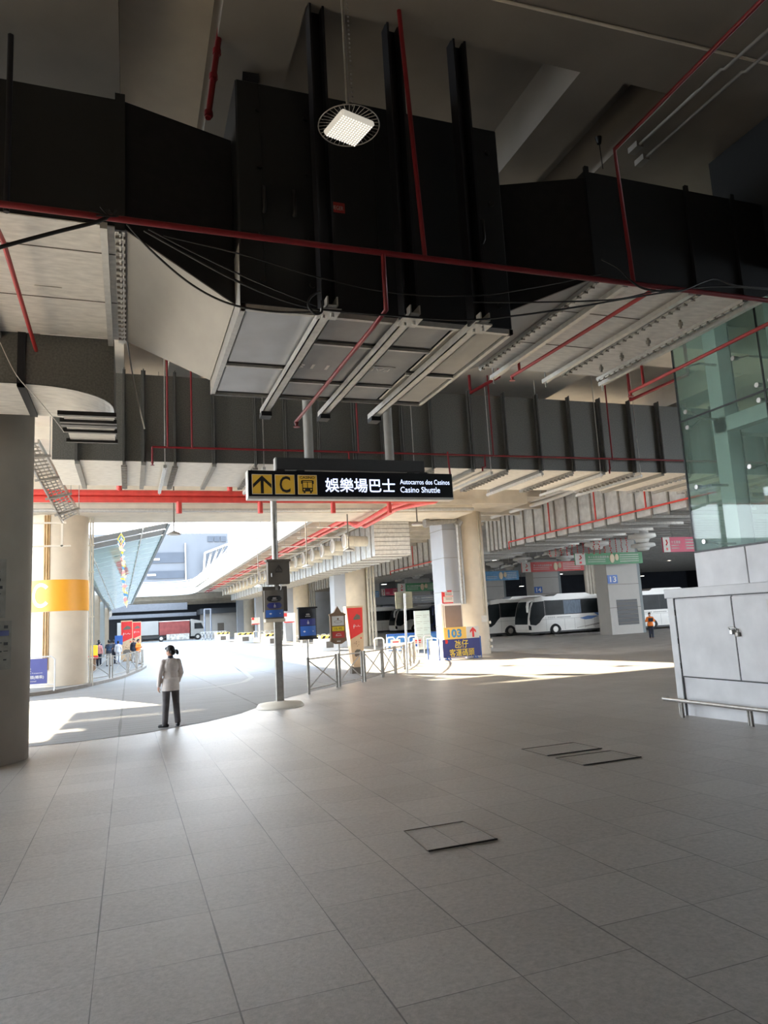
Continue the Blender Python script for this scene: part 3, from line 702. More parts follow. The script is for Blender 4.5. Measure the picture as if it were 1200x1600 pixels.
for i, x in enumerate(xr):
    b = MB(); w = .035 if i % 2 else .055
    b.box(x - w, x + w, 17.9, 18.0, 5.74, 8.08); b.box(x - w * .25, x + w * .25, 17.84, 17.9, 5.74, 8.1); b.cur = 1
    b.box(x - w, x + w, 18.0, 21.15, 5.68, 5.78)
    if i % 2:
        for k in range(14): b.box(x - .07, x + .07, 18.1 + k * .21, 18.16 + k * .21, 5.64, 5.70)
    b.build('stiffener', [M['duct_rib'], M['steel_dull'] if i % 2 else M['grey']], xd)
for x in (.85, 3.3, 7.5, 9.9, 11.6, 13.7, 15.2): 
    b = MB(); b.box(x - .04, x + .04, 17.9, 21.4, 5.60, 5.68); b.cyl((x, 17.93, 5.56), (x, 17.93, 9.3), .012, n=6); b.cyl((x, 21.36, 5.56), (x, 21.36, 9.3), .012, n=6); b.build('support_channel', M['galv_trim'], xd)
text('lettering', 'FAD', M['whiteink'], xd, (1.6, 19.6, 5.77), -EX, EY, .16, .5)
# ================================================================ red sprinkler pipes
def pipe(label, pts, r, m='red', extra=None, name='sprinkler_pipe', cat='pipe', group=None, branches=()):
    b = MB(); b.tube(pts, r, 8); o = b.build(name, M[m], loc=pts[0]); tag(o, label, cat, group)
    for br in branches:
        b = MB(); b.tube(br, r * .85, 8); b.build('branch_pipe', M[m], o)
    for e in (extra or ()):
        p = V(e); b = MB(); b.cyl(p, p - V((0, 0, .06)), r * 1.3, r * .6, 8); b.cyl(p - V((0, 0, .07)), p - V((0, 0, .08)), r * 1.7, n=10); b.build('sprinkler_head', M[m], o)
    return o
zp = 5.50
pipe('long dark red pipe crossing in front of the fan unit', [(-9.7, 6.62, zp), (2.0, 6.62, zp), (8, 6.62, zp + .04), (14.9, 6.62, zp + .06)], .032,
     branches=([(2.56, 6.62, zp), (2.56, 6.62, 4.86), (2.55, 7.0, 4.84), (2.53, 10.85, 4.84)], [(3.05, 6.62, zp), (2.93, 6.62, 8.53)], [(5.82, 6.62, zp + .03), (5.76, 6.62, 7.32), (5.76, 3.0, 7.36)],
               [(-1.16, 6.62, zp), (-1.2, 6.62, 7.2)]), extra=[(2.53, 10.8, 4.82)])
pipe('red pipe running under the near left duct to a sprinkler', [(-1.2, 6.62, 5.5), (-1.17, 7.4, 5.56), (-1.2, 10.75, 5.56)], .026, 'redmid', extra=[(-1.2, 10.7, 5.54)],
     branches=([(-1.2, 10.6, 5.56), (-1.2, 10.6, 5.9)],))
p0, p1 = atZ(1022, 452, 5.62), atZ(800, 588, 5.62)
pipe('red pipe crossing under the near right duct to a sprinkler', [p0, (p1 + p0) / 2 + V((0, 0, -.0)), p1], .028, 'redmid', extra=[p1], branches=([p1 + V((0, -.25, 0)), p1 + V((0, -.25, .35))],))
p0, p1 = atZ(1240, 486, 5.35), atZ(985, 613, 5.35)
pipe('red pipe passing in front of the glass shaft at the upper right', [p0, p1], .030, 'redmid', extra=[p1], branches=([p1 + V((0, -.35, 0)), p1 + V((0, -.35, 3.1))],))
p0, p1 = atZ(1075, 585, 7.6), atZ(985, 625, 7.6)
pipe('short red pipe above the long ribbed duct, left of the glass shaft', [p0, p1], .05, branches=([p0, (p0.x, p0.y, 9.32)], [p1, (p1.x, p1.y, 9.32)]))
p0, p1 = atZ(780, 588, 8.0), atZ(735, 614, 8.0)
pipe('short red pipe above the long ribbed duct, below the near right duct', [p0, p1], .05, branches=([p0, (p0.x, p0.y, 9.32)], [p1, (p1.x, p1.y, 9.32)]))
br = []
for u, y0, z1 in ((262, 17.8, 9.3), (300, 17.8, 9.3), (560, 17.8, 9.3), (770, 17.8, 9.3), (955, 17.8, 9.3)):
    p = atY(u, 705, 17.8); br.append([(p.x, 17.78, 6.1), (p.x, 17.78, z1)])
br.append([(.55, 17.8, 6.1), (.55, 17.8, 5.72)])
for u in (545, 757, 951):
    p = atY(u, 718, 17.8); br.append([(p.x, 17.78, 6.1), (p.x, 17.78, 5.78), (p.x - .25, 17.5, 5.70), (p.x - .25, 17.5, 5.6)])
pipe('thin red pipe running along the front of the long ribbed duct', [(.55, 17.8, 6.1), (8, 17.8, 6.12), (34, 17.8, 6.2)], .028, branches=br, extra=[(.55, 17.8, 5.72)])
# big twin mains
for k, (z, dx, lab) in enumerate(((6.46, 0, 'upper of the two thick red mains running below the roof edge and along the slot'), (6.24, .5, 'lower of the two thick red mains running below the roof edge and along the slot'))):
    o = pipe(lab, [(-9.7, 26 , z), (-2.5, 26, z), (10.9 + dx, 26, z), (11.3 + dx, 26.1, z + .05), (11.45 + dx, 26.6, z + .1), (11.45 + dx, 31, 6.75 + .0), (11.5 + dx, 36, 6.6), (11.5 + dx, 38.4, 7.3), (11.7 + dx, 75, 7.5), (11.8 + dx, 120, 7.5)], .115, 'redbright', group=None,
         branches=[[(x, 26, z), (x, 26, 8.2)] for x in (-.3, 3.5, 8.2)] if k == 0 else [[(x, 26, z), (x, 26.0, z - .5)] for x in (1.7, 4.6, 7.4, 9.7)])
b = MB()
for i in range(15):
    y = 41 + i * 5.2; b.tube([(10.6, y, 7.25), (13.6, y, 7.25)], .05, 6); b.tube([(10.8, y, 7.25), (10.8, y, 8.4)], .02, 6); b.tube([(13.4, y, 7.25), (13.4, y, 8.4)], .02, 6)
tag(b.build('pipe_rack', M['galv_trim']), 'row of cross rails carrying the twin red mains along the slot', 'pipe rack')
pipe('grey pipe running along the lower lip of the roof edge beam', [(-7.5, 33.0, 6.98), (6, 33.0, 6.98), (17.0, 33.0, 7.05)], .085, 'galv_trim', name='service_pipe')
pipe('thin red drop pipe right of the casino shuttle sign', [(8.3, 17.4, 6.1), (8.35, 17.4, 5.1), (8.2, 17.4, 5.0)], .026)
# pipe along the big side duct in the coach yard
xA = 24.3
pa = atX(795, 847, xA); pb = atX(1073, 779, xA)
pipe('bright red pipe along the side of the big ribbed duct over the coach yard', [(xA, 18, pb.z + (pb.z - pa.z) * .3), pb, pa, pa - V((0, 0, .5))], .05, 'redbright',
     branches=[[(xA, q.y, q.z), (xA, q.y, 8.4)] for q in (atX(u, 800, xA) + V((0, 0, 0)) for u in (857, 930, 1010)) for q in [V((xA, q.y, pa.z + (pb.z - pa.z) * (q.y - pa.y) / (pb.y - pa.y)))]])
pa = atX(610, 893, xA); pb = atX(688, 874, xA)
pipe('bright red pipe along the side duct left of the 103 column', [pb, pa, pa - V((0, 0, .35))], .055, 'redbright', branches=[[pb * .5 + pa * .5, V((xA, (pa.y + pb.y) / 2, 8.4))]])

# conduits along the ceiling, upper right
for (u0, v0), (u1, v1), (u2, v2), lab in (((1210, 38), (1132, 108), (1000, 225), 'left of two grey conduits along the dark ceiling, upper right'), ((1215, 68), (1165, 112), (1010, 245), 'right of two grey conduits along the dark ceiling, upper right')):
    p = [atZ(u, v, 8.46) for u, v in ((u0, v0), (u1, v1), (u2, v2))]
    b = MB(); b.tube([p[0], p[1], p[1] + V((0, .05, .04)), p[2]], .022, 8)
    o = b.build('conduit', M['grey'], loc=p[0]); tag(o, lab, 'conduit')
    b = MB(); b.box(p[2].x - .06, p[2].x + .06, p[2].y, p[2].y + .2, p[2].z - .04, p[2].z + .05); b.build('junction_box', M['grey'], o)
b = MB(); b.tube([atZ(760, -5, 8.5), atZ(1210, 102, 8.5)], .02, 6); tag(b.build('conduit', M['concrete']), 'pale conduit crossing the dark ceiling beam at the top right', 'conduit')
b = MB(); q = atZ(935, 215, 8.5); b.cyl(q, q - V((0, 0, .1)), .05, .03, 8); b.tube([q, q + V((.02, .0, -.5))], .008, 5); tag(b.build('ceiling_sensor', M['black']), 'small black sensor under the dark ceiling right of the recess', 'sensor')
# hanging rods and red riser, upper left
p = atY(355, -40, 7.6); q = atY(325, 185, 7.6)
b = MB(); b.tube([p, q], .035, 8)
for t in (.55, .72, .97): c = p.lerp(q, t); b.cyl(c - V((0, 0, .03)), c + V((0, 0, .03)), .05, n=8)
tag(b.build('sprinkler_pipe', M['red'], loc=q), 'dark red riser slanting down behind the black duct at the upper left', 'pipe')
t = thing('hanger_bracket', 'steel channel bracket on two rods above the left end of the fan unit', 'bracket', tuple(atY(395, 85, 7.9)))
c = atY(395, 85, 7.9); b = MB(); b.bar(c + V((-.02, 0, .1)), c + V((.0, .3, -.25)), .2, .16); b.build('channel', M['darksteel'], t)
b = MB()
for du in (-12, 12): q = atY(395 + du, 85, 7.9); b.tube([q, q + V((0, 0, 1.4))], .012, 6)
b.build('rod', M['darksteel'], t)
b = MB(); q = atY(17, 55, 7.1); b.tube([q, (q.x, 7.1, 5.7)], .03, 6); tag(b.build('drop_rod', M['darksteel'], loc=q), 'dark drop rod in front of the near left duct', 'rod')

# ================================================================ loose cables
def cable(label, pts, r=.012, m='cable', sag=.0, name='cable', group=None):
    P = [V(p) for p in pts]; Q = []
    n = len(P)
    for i in range(n - 1):
        p0, p1, p2, p3 = P[max(0, i - 1)], P[i], P[i + 1], P[min(n - 1, i + 2)]
        for k in range(8):
            t = k / 8; Q.append(.5 * ((2 * p1) + (p2 - p0) * t + (2 * p0 - 5 * p1 + 4 * p2 - p3) * t * t + (3 * p1 - p0 - 3 * p2 + p3) * t ** 3))
    Q.append(P[-1])
    b = MB(); b.tube(Q, r, 6); o = b.build(name, M[m], loc=Q[0]); return tag(o, label, 'cable', group)
yc = 6.9
cable('lowest black cable drooping under the left transition duct to the left hanger', [atY(u, v, y) for u, v, y in ((198, 350, 7.0), (240, 395, 7.0), (300, 445, 7.05), (360, 475, 7.0), (430, 487, 6.9), (500, 488, 6.7))], .011)
cable('black cable from the left pipe joint down to the left hanger foot', [atY(u, v, 6.72) for u, v in ((225, 360), (300, 402), (372, 440), (440, 468), (500, 485))], .012)
cable('second black cable down to the left hanger foot, just above the first', [atY(u, v, 6.74) for u, v in ((232, 358), (310, 398), (400, 440), (495, 478))], .009)
cable('thin black cable stretched across the front of the fan unit', [atY(u, v, 6.72) for u, v in ((255, 368), (380, 398), (500, 434), (620, 458), (740, 462), (830, 450), (940, 428))], .008)
cable('black cable from the hanger feet across to the right duct', [atY(u, v, 6.66) for u, v in ((505, 484), (600, 492), (720, 500), (800, 494), (900, 480), (1000, 463), (1110, 448), (1200, 452))], .011)
cable('black cable from the middle hanger running right under the pipe', [atY(u, v, 6.60) for u, v in ((740, 472), (850, 472), (960, 468), (1020, 456), (1060, 452))], .009)
cable('thick black cable hanging from the left pipe joint to the left edge', [atY(u, v, 6.6) for u, v in ((-30, 395), (30, 378), (90, 362), (150, 347), (170, 338))], .018)
cable('black cable bundle looped over the red pipe at the right', [atY(u, v, 6.55) for u, v in ((940, 405), (965, 418), (985, 438), (1010, 452), (1060, 455), (1100, 440), (1120, 436), (1150, 446), (1200, 450))], .013)
b = MB()
for k in range(7):
    c = atY(170 + k * 2.5, 338, 6.58); b.tube([c, c + V((random.uniform(-.2, .1), 0, random.uniform(-.03, .09)))], .008, 5)
tag(b.build('cable_tie', M['cable']), 'tangle of black cable ties on the red pipe above the near left duct', 'cable ties')
cable('white wire dangling from the flange of the near left duct', [atY(u, v, 10.9) for u, v in ((197, 518), (203, 560), (214, 620), (226, 670))], .012, 'whitewire')
cable('thin white wire from the elbow duct to its louvred outlet', [atY(u, v, 10.2) for u, v in ((0, 535), (25, 585), (60, 625), (85, 655), (100, 675))], .006, 'whitewire')
cable('coil of black cable hung at the left hanger foot', [atY(u, v, 6.66) for u, v in ((500, 455), (485, 465), (482, 478), (492, 490), (503, 487), (502, 470))], .013)

# ================================================================ cable tray on the left
ct = thing('cable_tray', 'steel ladder cable tray climbing beside the cream C column', 'cable tray', (-2.4, 20, 6.2))
L0, L1 = atY(30, 690, 19.0), atY(98, 815, 25.6); R0, R1 = atY(60, 690, 19.0), atY(124, 802, 25.6)
for a, c in ((L0, L1), (R0, R1)):
    b = MB(); b.bar(a, c, .04, .12); b.build('side_rail', M['steel'], ct)
b = MB()
for k in range(26):
    t = (k + .5) / 26; b.bar(L0.lerp(L1, t), R0.lerp(R1, t), .035, .035)
for f in (.2, .45, .7): b.tube([L0.lerp(R0, f) + V((0, 0, .03)), L1.lerp(R1, f) + V((0, 0, .03))], .018, 5)
b.build('rung', M['steel'], ct)
for t in (.12, .38, .62, .86):
    b = MB(); a, c = L0.lerp(L1, t), R0.lerp(R1, t); b.bar(a - V((.1, 0, .08)), c + V((.15, 0, -.08)), .06, .06)
    b.tube([c + V((.12, 0, -.08)), c + V((.12, 0, 1.7))], .012, 5); b.build('trapeze', M['steel_dull'], ct)
b = MB()
for z in (5.25, 6.2): b.box(-6, -2.2 - (z - 5.2) * .2, 31.5, 31.62, z, z + .06)
b.box(-5.9, -5.8, 31.5, 31.6, 5.2, 8.54); b.box(-2.6, -2.52, 31.5, 31.6, 5.2, 8.54)
tag(b.build('strut_rail', M['concrete']), 'horizontal steel strut rails behind the cable tray at the left', 'strut')

# ================================================================ lamps
def highbay(label, c, r, zt, lit, big=False, rz=.35, group=None):
    t = thing('high_bay_lamp', label, 'lamp', tuple(c), rz, group)
    c = V((0, 0, 0))
    b = MB(); b.tube([(0, 0, .12), (0, 0, zt)], .018 if big else .03, 8); b.build('stem', M['steel_dull'] if big else M['greybox'], t, local=True)
    if big:
        b = MB(); n = 36; ring = [V((r * math.cos(2 * PI * k / n), r * math.sin(2 * PI * k / n), .02)) for k in range(n)]
        b.tube(ring, .006, 6, True)
        for k in range(n): b.tube([ring[k], ring[k] * .45 + V((0, 0, .03))], .0035, 4)
        b.build('cage', M['steel_dull'], t, local=True)
        s = r * .64; b = MB(); b.bbox(-s, s, -s, s, -.035, .035, .03); b.build('lens', M['lamp'], t, local=True)
        b = MB()
        for i in range(12):
            for j in range(12):
                b.cyl((-s * .82 + i * s * .149, -s * .82 + j * s * .149, -.041), (-s * .82 + i * s * .149, -s * .82 + j * s * .149, -.034), .008, n=6)
        b.build('diode_array', M['lens_dot'], t, local=True)
        b = MB(); b.bbox(-s * .8, s * .8, -s * .8, s * .8, .035, .13, .02); b.build('housing', M['black'], t, local=True)
        b = MB(); 
        for k in range(30): b.box(.05, .065, -.004, .004, .2 + k * .05, .22 + k * .05)
        b.build('chain', M['steel_dull'], t, local=True)
    else:
        b = MB(); b.lathe([(.05, .14), (.09, .12), (r * .72, .07), (r, .0), (r * .96, -.01)], n=20); b.build('shade', M['grey'], t, local=True)
        b = MB(); b.lathe([(r * .8, -.012), (r * .8, -.025)], n=20); b.build('lens', M['lampfar' if lit else 'white'], t, local=True)
    return t
highbay('square high bay lamp in a wire cage hanging before the fan unit', V((2.04, 6.0, 6.42)), .30, 2.1, True, True, .25)
for u, v, y, lab in ((272, 835, 30, 'pendant lamp hanging alone in the bright opening left of the sign pole'), (652, 820, 30, 'pendant lamp hanging below the right end of the casino shuttle sign'),
                     (545, 860, 34, 'pendant lamp hanging in front of the first nozzle of the white duct'), (480, 886, 38, 'pendant lamp hanging in front of the middle nozzles'), (404, 917, 47, 'pendant lamp hanging left of the junction box pole')):
    c = atY(u, v, y); highbay(lab, c, .29, (9.32 if y < 33 else 6.97 if y < 36 else 8.42) - c.z, False)
for u, v, y in ((883, 844, 48), (772, 875, 60), (617, 897, 72), (600, 913, 85), (800, 902, 82), (875, 897, 80), (1048, 875, 75), (968, 908, 90), (935, 907, 92), (815, 916, 95), (1003, 900, 92)):
    c = atY(u, v, y); highbay('small lit lamp under the dark roof of the coach yard', c, .42, 8.42 - c.z, True, group='lit lamps over the coach yard')

# ================================================================ the casino shuttle sign
SX0, SX1, SY, SZ0, SZ1 = 2.60, 7.86, 16.3, 4.585, 5.235
sg = thing('direction_sign', 'long black hanging sign with arrow, C and bus pictograms pointing to the casino shuttle', 'sign', (SX0, SY, SZ0))
b = MB(); b.bbox(SX0, SX1, SY, SY + .28, SZ0 - .03, SZ1, .01); b.build('housing', M['signframe'], sg)
b = MB(); b.box(SX0 + .03, SX1 - .02, SY - .012, SY, SZ0 + .03, SZ1 - .005); b.build('face', M['signblack'], sg)
cxz = (SZ0 + SZ1) / 2 - .01
fy = SY - .014
def pict(x0, w=.45):
    b = MB(); b.box(x0 - .012, x0 + w + .012, fy - .002, fy + .004, cxz - w * .5 - .012, cxz + w * .5 + .012); b.build('pictogram_border', M['whiteink'], sg)
    b = MB(); b.box(x0, x0 + w, fy - .006, fy, cxz - w / 2, cxz + w / 2); return b.build('pictogram', M['yellow'], sg)
pw = .45
def plate(pts, y=fy - .0065, t=.003):
    b = MB(); b.prism(pts, lambda a, c, s: V((a, s, c)), y - t, y); return b
x = SX0 + .115; p = pict(x); c = x + pw / 2
b = MB(); b.prism([(c - .035, cxz - .22), (c + .035, cxz - .22), (c + .035, cxz + .15), (c - .035, cxz + .15)], lambda a, d, s: V((a, s, d)), fy - .009, fy - .0062)
for s in (-1, 1):
    b.prism([(c, cxz + .21), (c + s * .215, cxz - .0), (c + s * .215, cxz - .09), (c, cxz + .115)], lambda a, d, q: V((a, q, d)), fy - .0095, fy - .0062)
b.build('arrow', M['blackink'], p)
x = SX0 + .655; p = pict(x); text('letter', 'C', M['blackink'], p, (x + pw / 2, fy - .006, cxz), EX, EZ, .40, .26, bold=.015)
x = SX0 + 1.20; p = pict(x); c = x + pw / 2
text('lettering', 'CASINO', M['blackink'], p, (c, fy - .006, cxz + .175), EX, EZ, .065, .37, bold=.02)
b = MB(); F3 = lambda a, d, q: V((a, q, d)); y0_, y1_ = fy - .009, fy - .0062
def rect(b, xa, xb, za, zb): b.prism([(xa, za), (xb, za), (xb, zb), (xa, zb)], F3, y0_, y1_)
rect(b, c - .13, c + .13, cxz + .085, cxz + .11); rect(b, c - .13, c - .112, cxz - .17, cxz + .11); rect(b, c + .112, c + .13, cxz - .17, cxz + .11)
rect(b, c - .13, c + .13, cxz - .165, cxz - .075); rect(b, c - .008, c + .008, cxz - .08, cxz + .07); rect(b, c - .13, c + .13, cxz + .052, cxz + .066)
rect(b, c - .1, c - .055, cxz - .205, cxz - .16); rect(b, c + .055, c + .1, cxz - .205, cxz - .16)
rect(b, c - .155, c - .13, cxz + .02, cxz + .1); rect(b, c + .13, c + .155, cxz + .02, cxz + .1)
b.build('bus_symbol', M['blackink'], p)
b = MB()
for s in (-1, 1): b.cyl((c + s * .085, fy - .012, cxz - .12), (c + s * .085, fy - .009, cxz - .12), .02, n=10)
b.build('bus_headlamp', M['yellow'], p)
text('lettering', '娛樂場巴士', M['signtext'], sg, (SX0 + 1.86, fy, cxz + .0), EX, EZ, .355, 1.80, 'LEFT', .012)
text('lettering', 'Autocarros dos Casinos', M['signtext'], sg, (SX0 + 3.80, fy, cxz + .105), EX, EZ, .125, 1.36, 'LEFT', .003)
text('lettering', 'Casino Shuttle', M['signtext'], sg, (SX0 + 3.80, fy, cxz - .095), EX, EZ, .145, 1.08, 'LEFT', .003)
b = MB(); b.bbox(SX0 + .70, SX1 - .75, SY + .02, SY + .26, SZ1 + .04, SZ1 + .33, .01)
for xx in (SX0 + .72, SX0 + 1.2, SX1 - 1.2, SX1 - .85): b.box(xx, xx + .2, SY + .1, SY + .2, SZ1 - .01, SZ1 + .05)
b.build('bracket', M['signbox'], sg)
b = MB(); b.box(SX0 + .675, SX0 + .70, SY + .03, SY + .26, SZ1 + .02, SZ1 + .33); b.build('bracket_end', M['signframe'], sg)
for xx in (4.13, 6.22):
    b = MB(); b.cyl((xx, SY + .14, SZ1 + .3), (xx, SY + .14, 9.3), .115, n=18); b.build('hanger_tube', M['grey'], sg)

# ================================================================ pole with junction box and stop sign
PXc, PYc = 3.40, 17.3; zg = fz(PYc)
po = thing('sign_pole', 'steel pole on a round base carrying a junction box and a stop sign', 'pole', (PXc, PYc, zg))
b = MB(); b.lathe([(.56, zg - .01), (.56, zg + .03), (.52, zg + .09), (.16, zg + .13), (.14, zg + .14)], (PXc, PYc, 0), 40); b.build('base', M['concrete'], po)
b = MB(); b.bbox(PXc - .09, PXc + .09, PYc - .06, PYc + .06, zg + .12, 1.9, .01); b.box(PXc - .035, PXc + .035, PYc - .066, PYc - .06, zg + .13, 1.75); b.build('lower_post', M['steel_dull'], po)
b = MB(); b.cyl((PXc - .01, PYc, 1.85), (PXc - .01, PYc, 5.1), .078, n=18); b.build('upper_post', M['steel_dull'], po)
b = MB(); b.bbox(PXc - .245, PXc + .285, PYc - .25, PYc - .02, 2.60, 3.15, .008); b.bbox(PXc - .28, PXc + .32, PYc - .28, PYc + .0, 3.15, 3.20, .006); jb = b.build('junction_box', M['greybox'], po)
b = MB(); jy = PYc - .252; jc = PXc + .02
for (a, c), (d, e) in (((jc - .09, 2.92), (jc, 3.06)), ((jc, 3.06), (jc + .09, 2.92)), ((jc + .09, 2.92), (jc - .09, 2.92))): b.bar((a, jy, c), (d, jy, e), .006, .014, EY)
b.bar((jc, jy, 3.02), (jc - .012, jy, 2.97), .006, .014, EY); b.bar((jc - .012, jy, 2.975), (jc + .005, jy, 2.94), .006, .012, EY)
b.box(jc - .085, jc + .085, jy - .004, jy + .002, 2.885, 2.9); b.build('warning_triangle', M['blackink'], jb)
b = MB(); b.bbox(PXc - .17, PXc - .15, PYc - .28, PYc - .25, 2.78, 2.87, .004); b.build('latch', M['steel'], jb)
# curved stop sign
def stop_sign(parent, cx, cy, z0, z1, w, big):
    """black cased sign with curved front: header, navy panel and arrow panel"""
    h = z1 - z0
    b = MB(); n = 8; arc = [(-w / 2 + w * k / n, -.05 - .05 * math.sin(PI * k / n)) for k in range(n + 1)] + [(w / 2, .05), (-w / 2, .05)]
    b.prism(arc, lambda a, c, t: V((cx + a, cy + c, t)), z0, z1)
    case = b.build('sign_case', M['greybox'] if big else M['black'], parent)
    def cur(a, c, e=.003): return V((cx + a, cy - .052 - .05 * math.sin(PI * (a + w / 2) / w) - e, c))
    def panel(nm, a0, a1, c0, c1, m, e=.003, round_=False):
        b = MB(); k = 8; vs = []
        for i in range(k + 1):
            a = a0 + (a1 - a0) * i / k; q = 0
            if round_: 
                t = abs(2 * i / k - 1); q = (c1 - c0) * .5 * (1 - math.sqrt(max(0, 1 - max(0, (t - .6) / .4) ** 2)))
            vs += [cur(a, c0 + q, e), cur(a, c1 - q, e)]
        b.add(vs, [(2 * i, 2 * i + 2, 2 * i + 3, 2 * i + 1) for i in range(k)]); return b.build(nm, m, case)
    if big:
        panel('header_panel', -w * .40, w * .40, z0 + h * .60, z0 + h * .80, M['black'], round_=True); panel('destination_panel', -w * .40, w * .40, z0 + h * .36, z0 + h * .56, M['navy'], round_=True); panel('arrow_panel', -w * .46, w * .46, z0 + h * .05, z0 + h * .31, M['royal'])
        zs = (.70, .46, .18)
    else:
        panel('header_panel', -w * .44, w * .44, z0 + h * .68, z0 + h * .85, M['signblack']); panel('destination_panel', -w * .44, w * .44, z0 + h * .42, z0 + h * .64, M['navy']); panel('arrow_panel', -w * .44, w * .44, z0 + h * .08, z0 + h * .40, M['royal'])
        zs = (.77, .53, .22)
    b = MB()
    for k in (-1, 0, 1): # interlocked ring emblem
        pts = [cur(k * w * .06 + w * .035 * math.cos(t), z0 + h * (zs[0] + .012) + w * .035 * math.sin(t), .006) for t in [2 * PI * i / 10 for i in range(10)]]
        b.tube(pts, w * .007, 4, True)
    for k in range(5): b.bar(cur(-w * .14 + k * w * .06, z0 + h * (zs[0] - .05), .005), cur(-w * .10 + k * w * .06, z0 + h * (zs[0] - .05), .005), .003, h * .018, EZ)
    for k in range(2): b.bar(cur(-w * .05 , z0 + h * (zs[1] - .01 - k * .04), .005), cur(w * .06, z0 + h * (zs[1] - .01 - k * .04), .005), .003, h * .02, EZ)
    b.bar(cur(0, z0 + h * (zs[1] + .01), .005), cur(0, z0 + h * (zs[1] + .06), .005), .01, .01); b.build('emblem', M['whiteink'], case)
    b = MB(); az = z0 + h * zs[2]; vs = [(-w * .30, 0), (-w * .20, h * .035), (-w * .20, h * .013), (w * .30, h * .013), (w * .30, -h * .013), (-w * .20, -h * .013), (-w * .20, -h * .035)]
    b.prism(vs, lambda a, c, t: cur(a, az + c, .004 + t), 0, .003); b.build('arrow', M['whiteink'], case)
    return case
b = MB(); b.bbox(PXc - .36, PXc + .245, PYc - .07, PYc - .045, 1.95, 2.56, .006); b.build('backing_plate', M['greybox'], po)
stop_sign(po, PXc - .12, PYc - .22, 1.78, 2.46, .46, True)
b = MB(); b.bbox(PXc - .35, PXc + .13, PYc - .33, PYc - .1, 1.70, 1.78, .01); b.build('sign_foot', M['concrete_col'], po)
b = MB(); b.bar((PXc, PYc - .1, 2.56), (PXc + .05, PYc - .1, 2.62), .05, .03); b.tube([(PXc + .06, PYc - .12, 2.62), (PXc + .09, PYc - .15, 2.52), (PXc + .07, PYc - .12, 2.46)], .01, 5); b.build('cable_tail', M['steel'], po)

# ================================================================ nozzle duct along the slot
nd = thing('nozzle_duct', 'galvanised duct along the slot with a long row of white jet nozzles', 'duct', (14.9, 43, 5.63))
b = MB(); b.box(14.9, 17.35, 43, 112, 5.65, 7.85); b.build('casing', M['galv'], nd)
b = MB()
for k in range(8): b.box(14.88, 17.38, 42.97, 43.0, 5.7 + k * .28, 5.73 + k * .28)
b.build('end_ribs', M['steel_dull'], nd)
b = MB(); b.box(14.89, 14.9, 43, 112, 5.65, 7.85); b.build('side_sheet', M['duct_side'], nd)
for k in range(60):
    y = 43.6 + k * 1.15; b = MB(); b.box(14.84, 14.9, y, y + .09, 5.6, 7.9); b.box(14.84, 17.4, y, y + .09, 5.58, 5.65); b.build('stiffener', M['galv_trim'] if k % 2 else M['steel_dull'], nd)
for k in range(23):
    y = 44.55 + k * 2.95
    b = MB(); b.cyl((14.9, y, 6.75), (13.45, y, 6.8), .34, n=18); b.cyl((13.9, y, 6.78), (13.87, y, 6.78), .37, n=18); s = b.build('nozzle_stub', M['stub'], nd)
    b = MB(); n = 16; R1_, R2_ = .52, .40
    ring = lambda r, x: [V((x, y + r * math.cos(2 * PI * i / n), 6.8 + r * math.sin(2 * PI * i / n))) for i in range(n)]
    vs = ring(.40, 13.46) + ring(.50, 13.36) + ring(.50, 13.31) + ring(.37, 13.30); F = []
    for q in range(3): F += [(q * n + i, q * n + (i + 1) % n, (q + 1) * n + (i + 1) % n, (q + 1) * n + i) for i in range(n)]
    b.add(vs, F, False); b.build('nozzle_rim', M['jet'], s)
    b = MB(); b.cyl((13.4, y, 6.8), (13.33, y, 6.8), .38, n=16); b.build('nozzle_throat', M['stub'], s)
b = MB(); b.bar((14.2, 36.7, 7.75), (14.2, 112, 7.75), .25, .12); tag(b.build('cable_trunking', M['galv_trim']), 'straight steel trunking above the row of jet nozzles', 'trunking')

# big ribbed duct over the coach yard
bd = thing('ribbed_duct', 'big ribbed galvanised duct over the coach yard, right of the 103 column', 'duct', (24.6, 18, 6))
b = MB(); b.box(24.6, 28.6, 14, 46.0, 6.02, 8.35); b.build('casing', M['duct_side'], bd)
k = 0; y = 15.0
while y < 46:
    b = MB(); b.box(24.52, 24.6, y, y + .10, 5.98, 8.4); b.box(24.52, 28.7, y, y + .10, 5.86, 6.02); b.build('stiffener', M['steel_dull'] if k % 2 else M['grey'], bd); k += 1; y += 1.22 if y < 41.5 else .6
b = MB()
for y in (16, 22, 28, 34): b.cyl((26, y, 8.3), (26, y, 9.3), .03, n=6)
for y in (40, 45): b.cyl((26, y, 8.3), (26, y, 8.45), .03, n=6)
b.build('hanger_rod', M['grey'], bd)
bd2 = thing('ribbed_duct', 'ribbed galvanised duct seen between the 103 column and the nozzle duct', 'duct', (24.6, 47, 6))
b = MB(); b.box(24.6, 28.6, 47.5, 100, 6.02, 8.35); b.build('casing', M['duct_side'], bd2)
b = MB(); b.box(24.3, 24.6, 47.5, 52.5, 5.6, 8.0); b.build('offset_box', M['galv'], bd2)
for k in range(42):
    y = 48 + k * 1.24; b = MB(); b.box(24.52, 24.6, y, y + .10, 5.98, 8.4); b.box(24.52, 28.7, y, y + .10, 5.86, 6.02); b.build('stiffener', M['steel_dull'] if k % 2 else M['grey'], bd2)
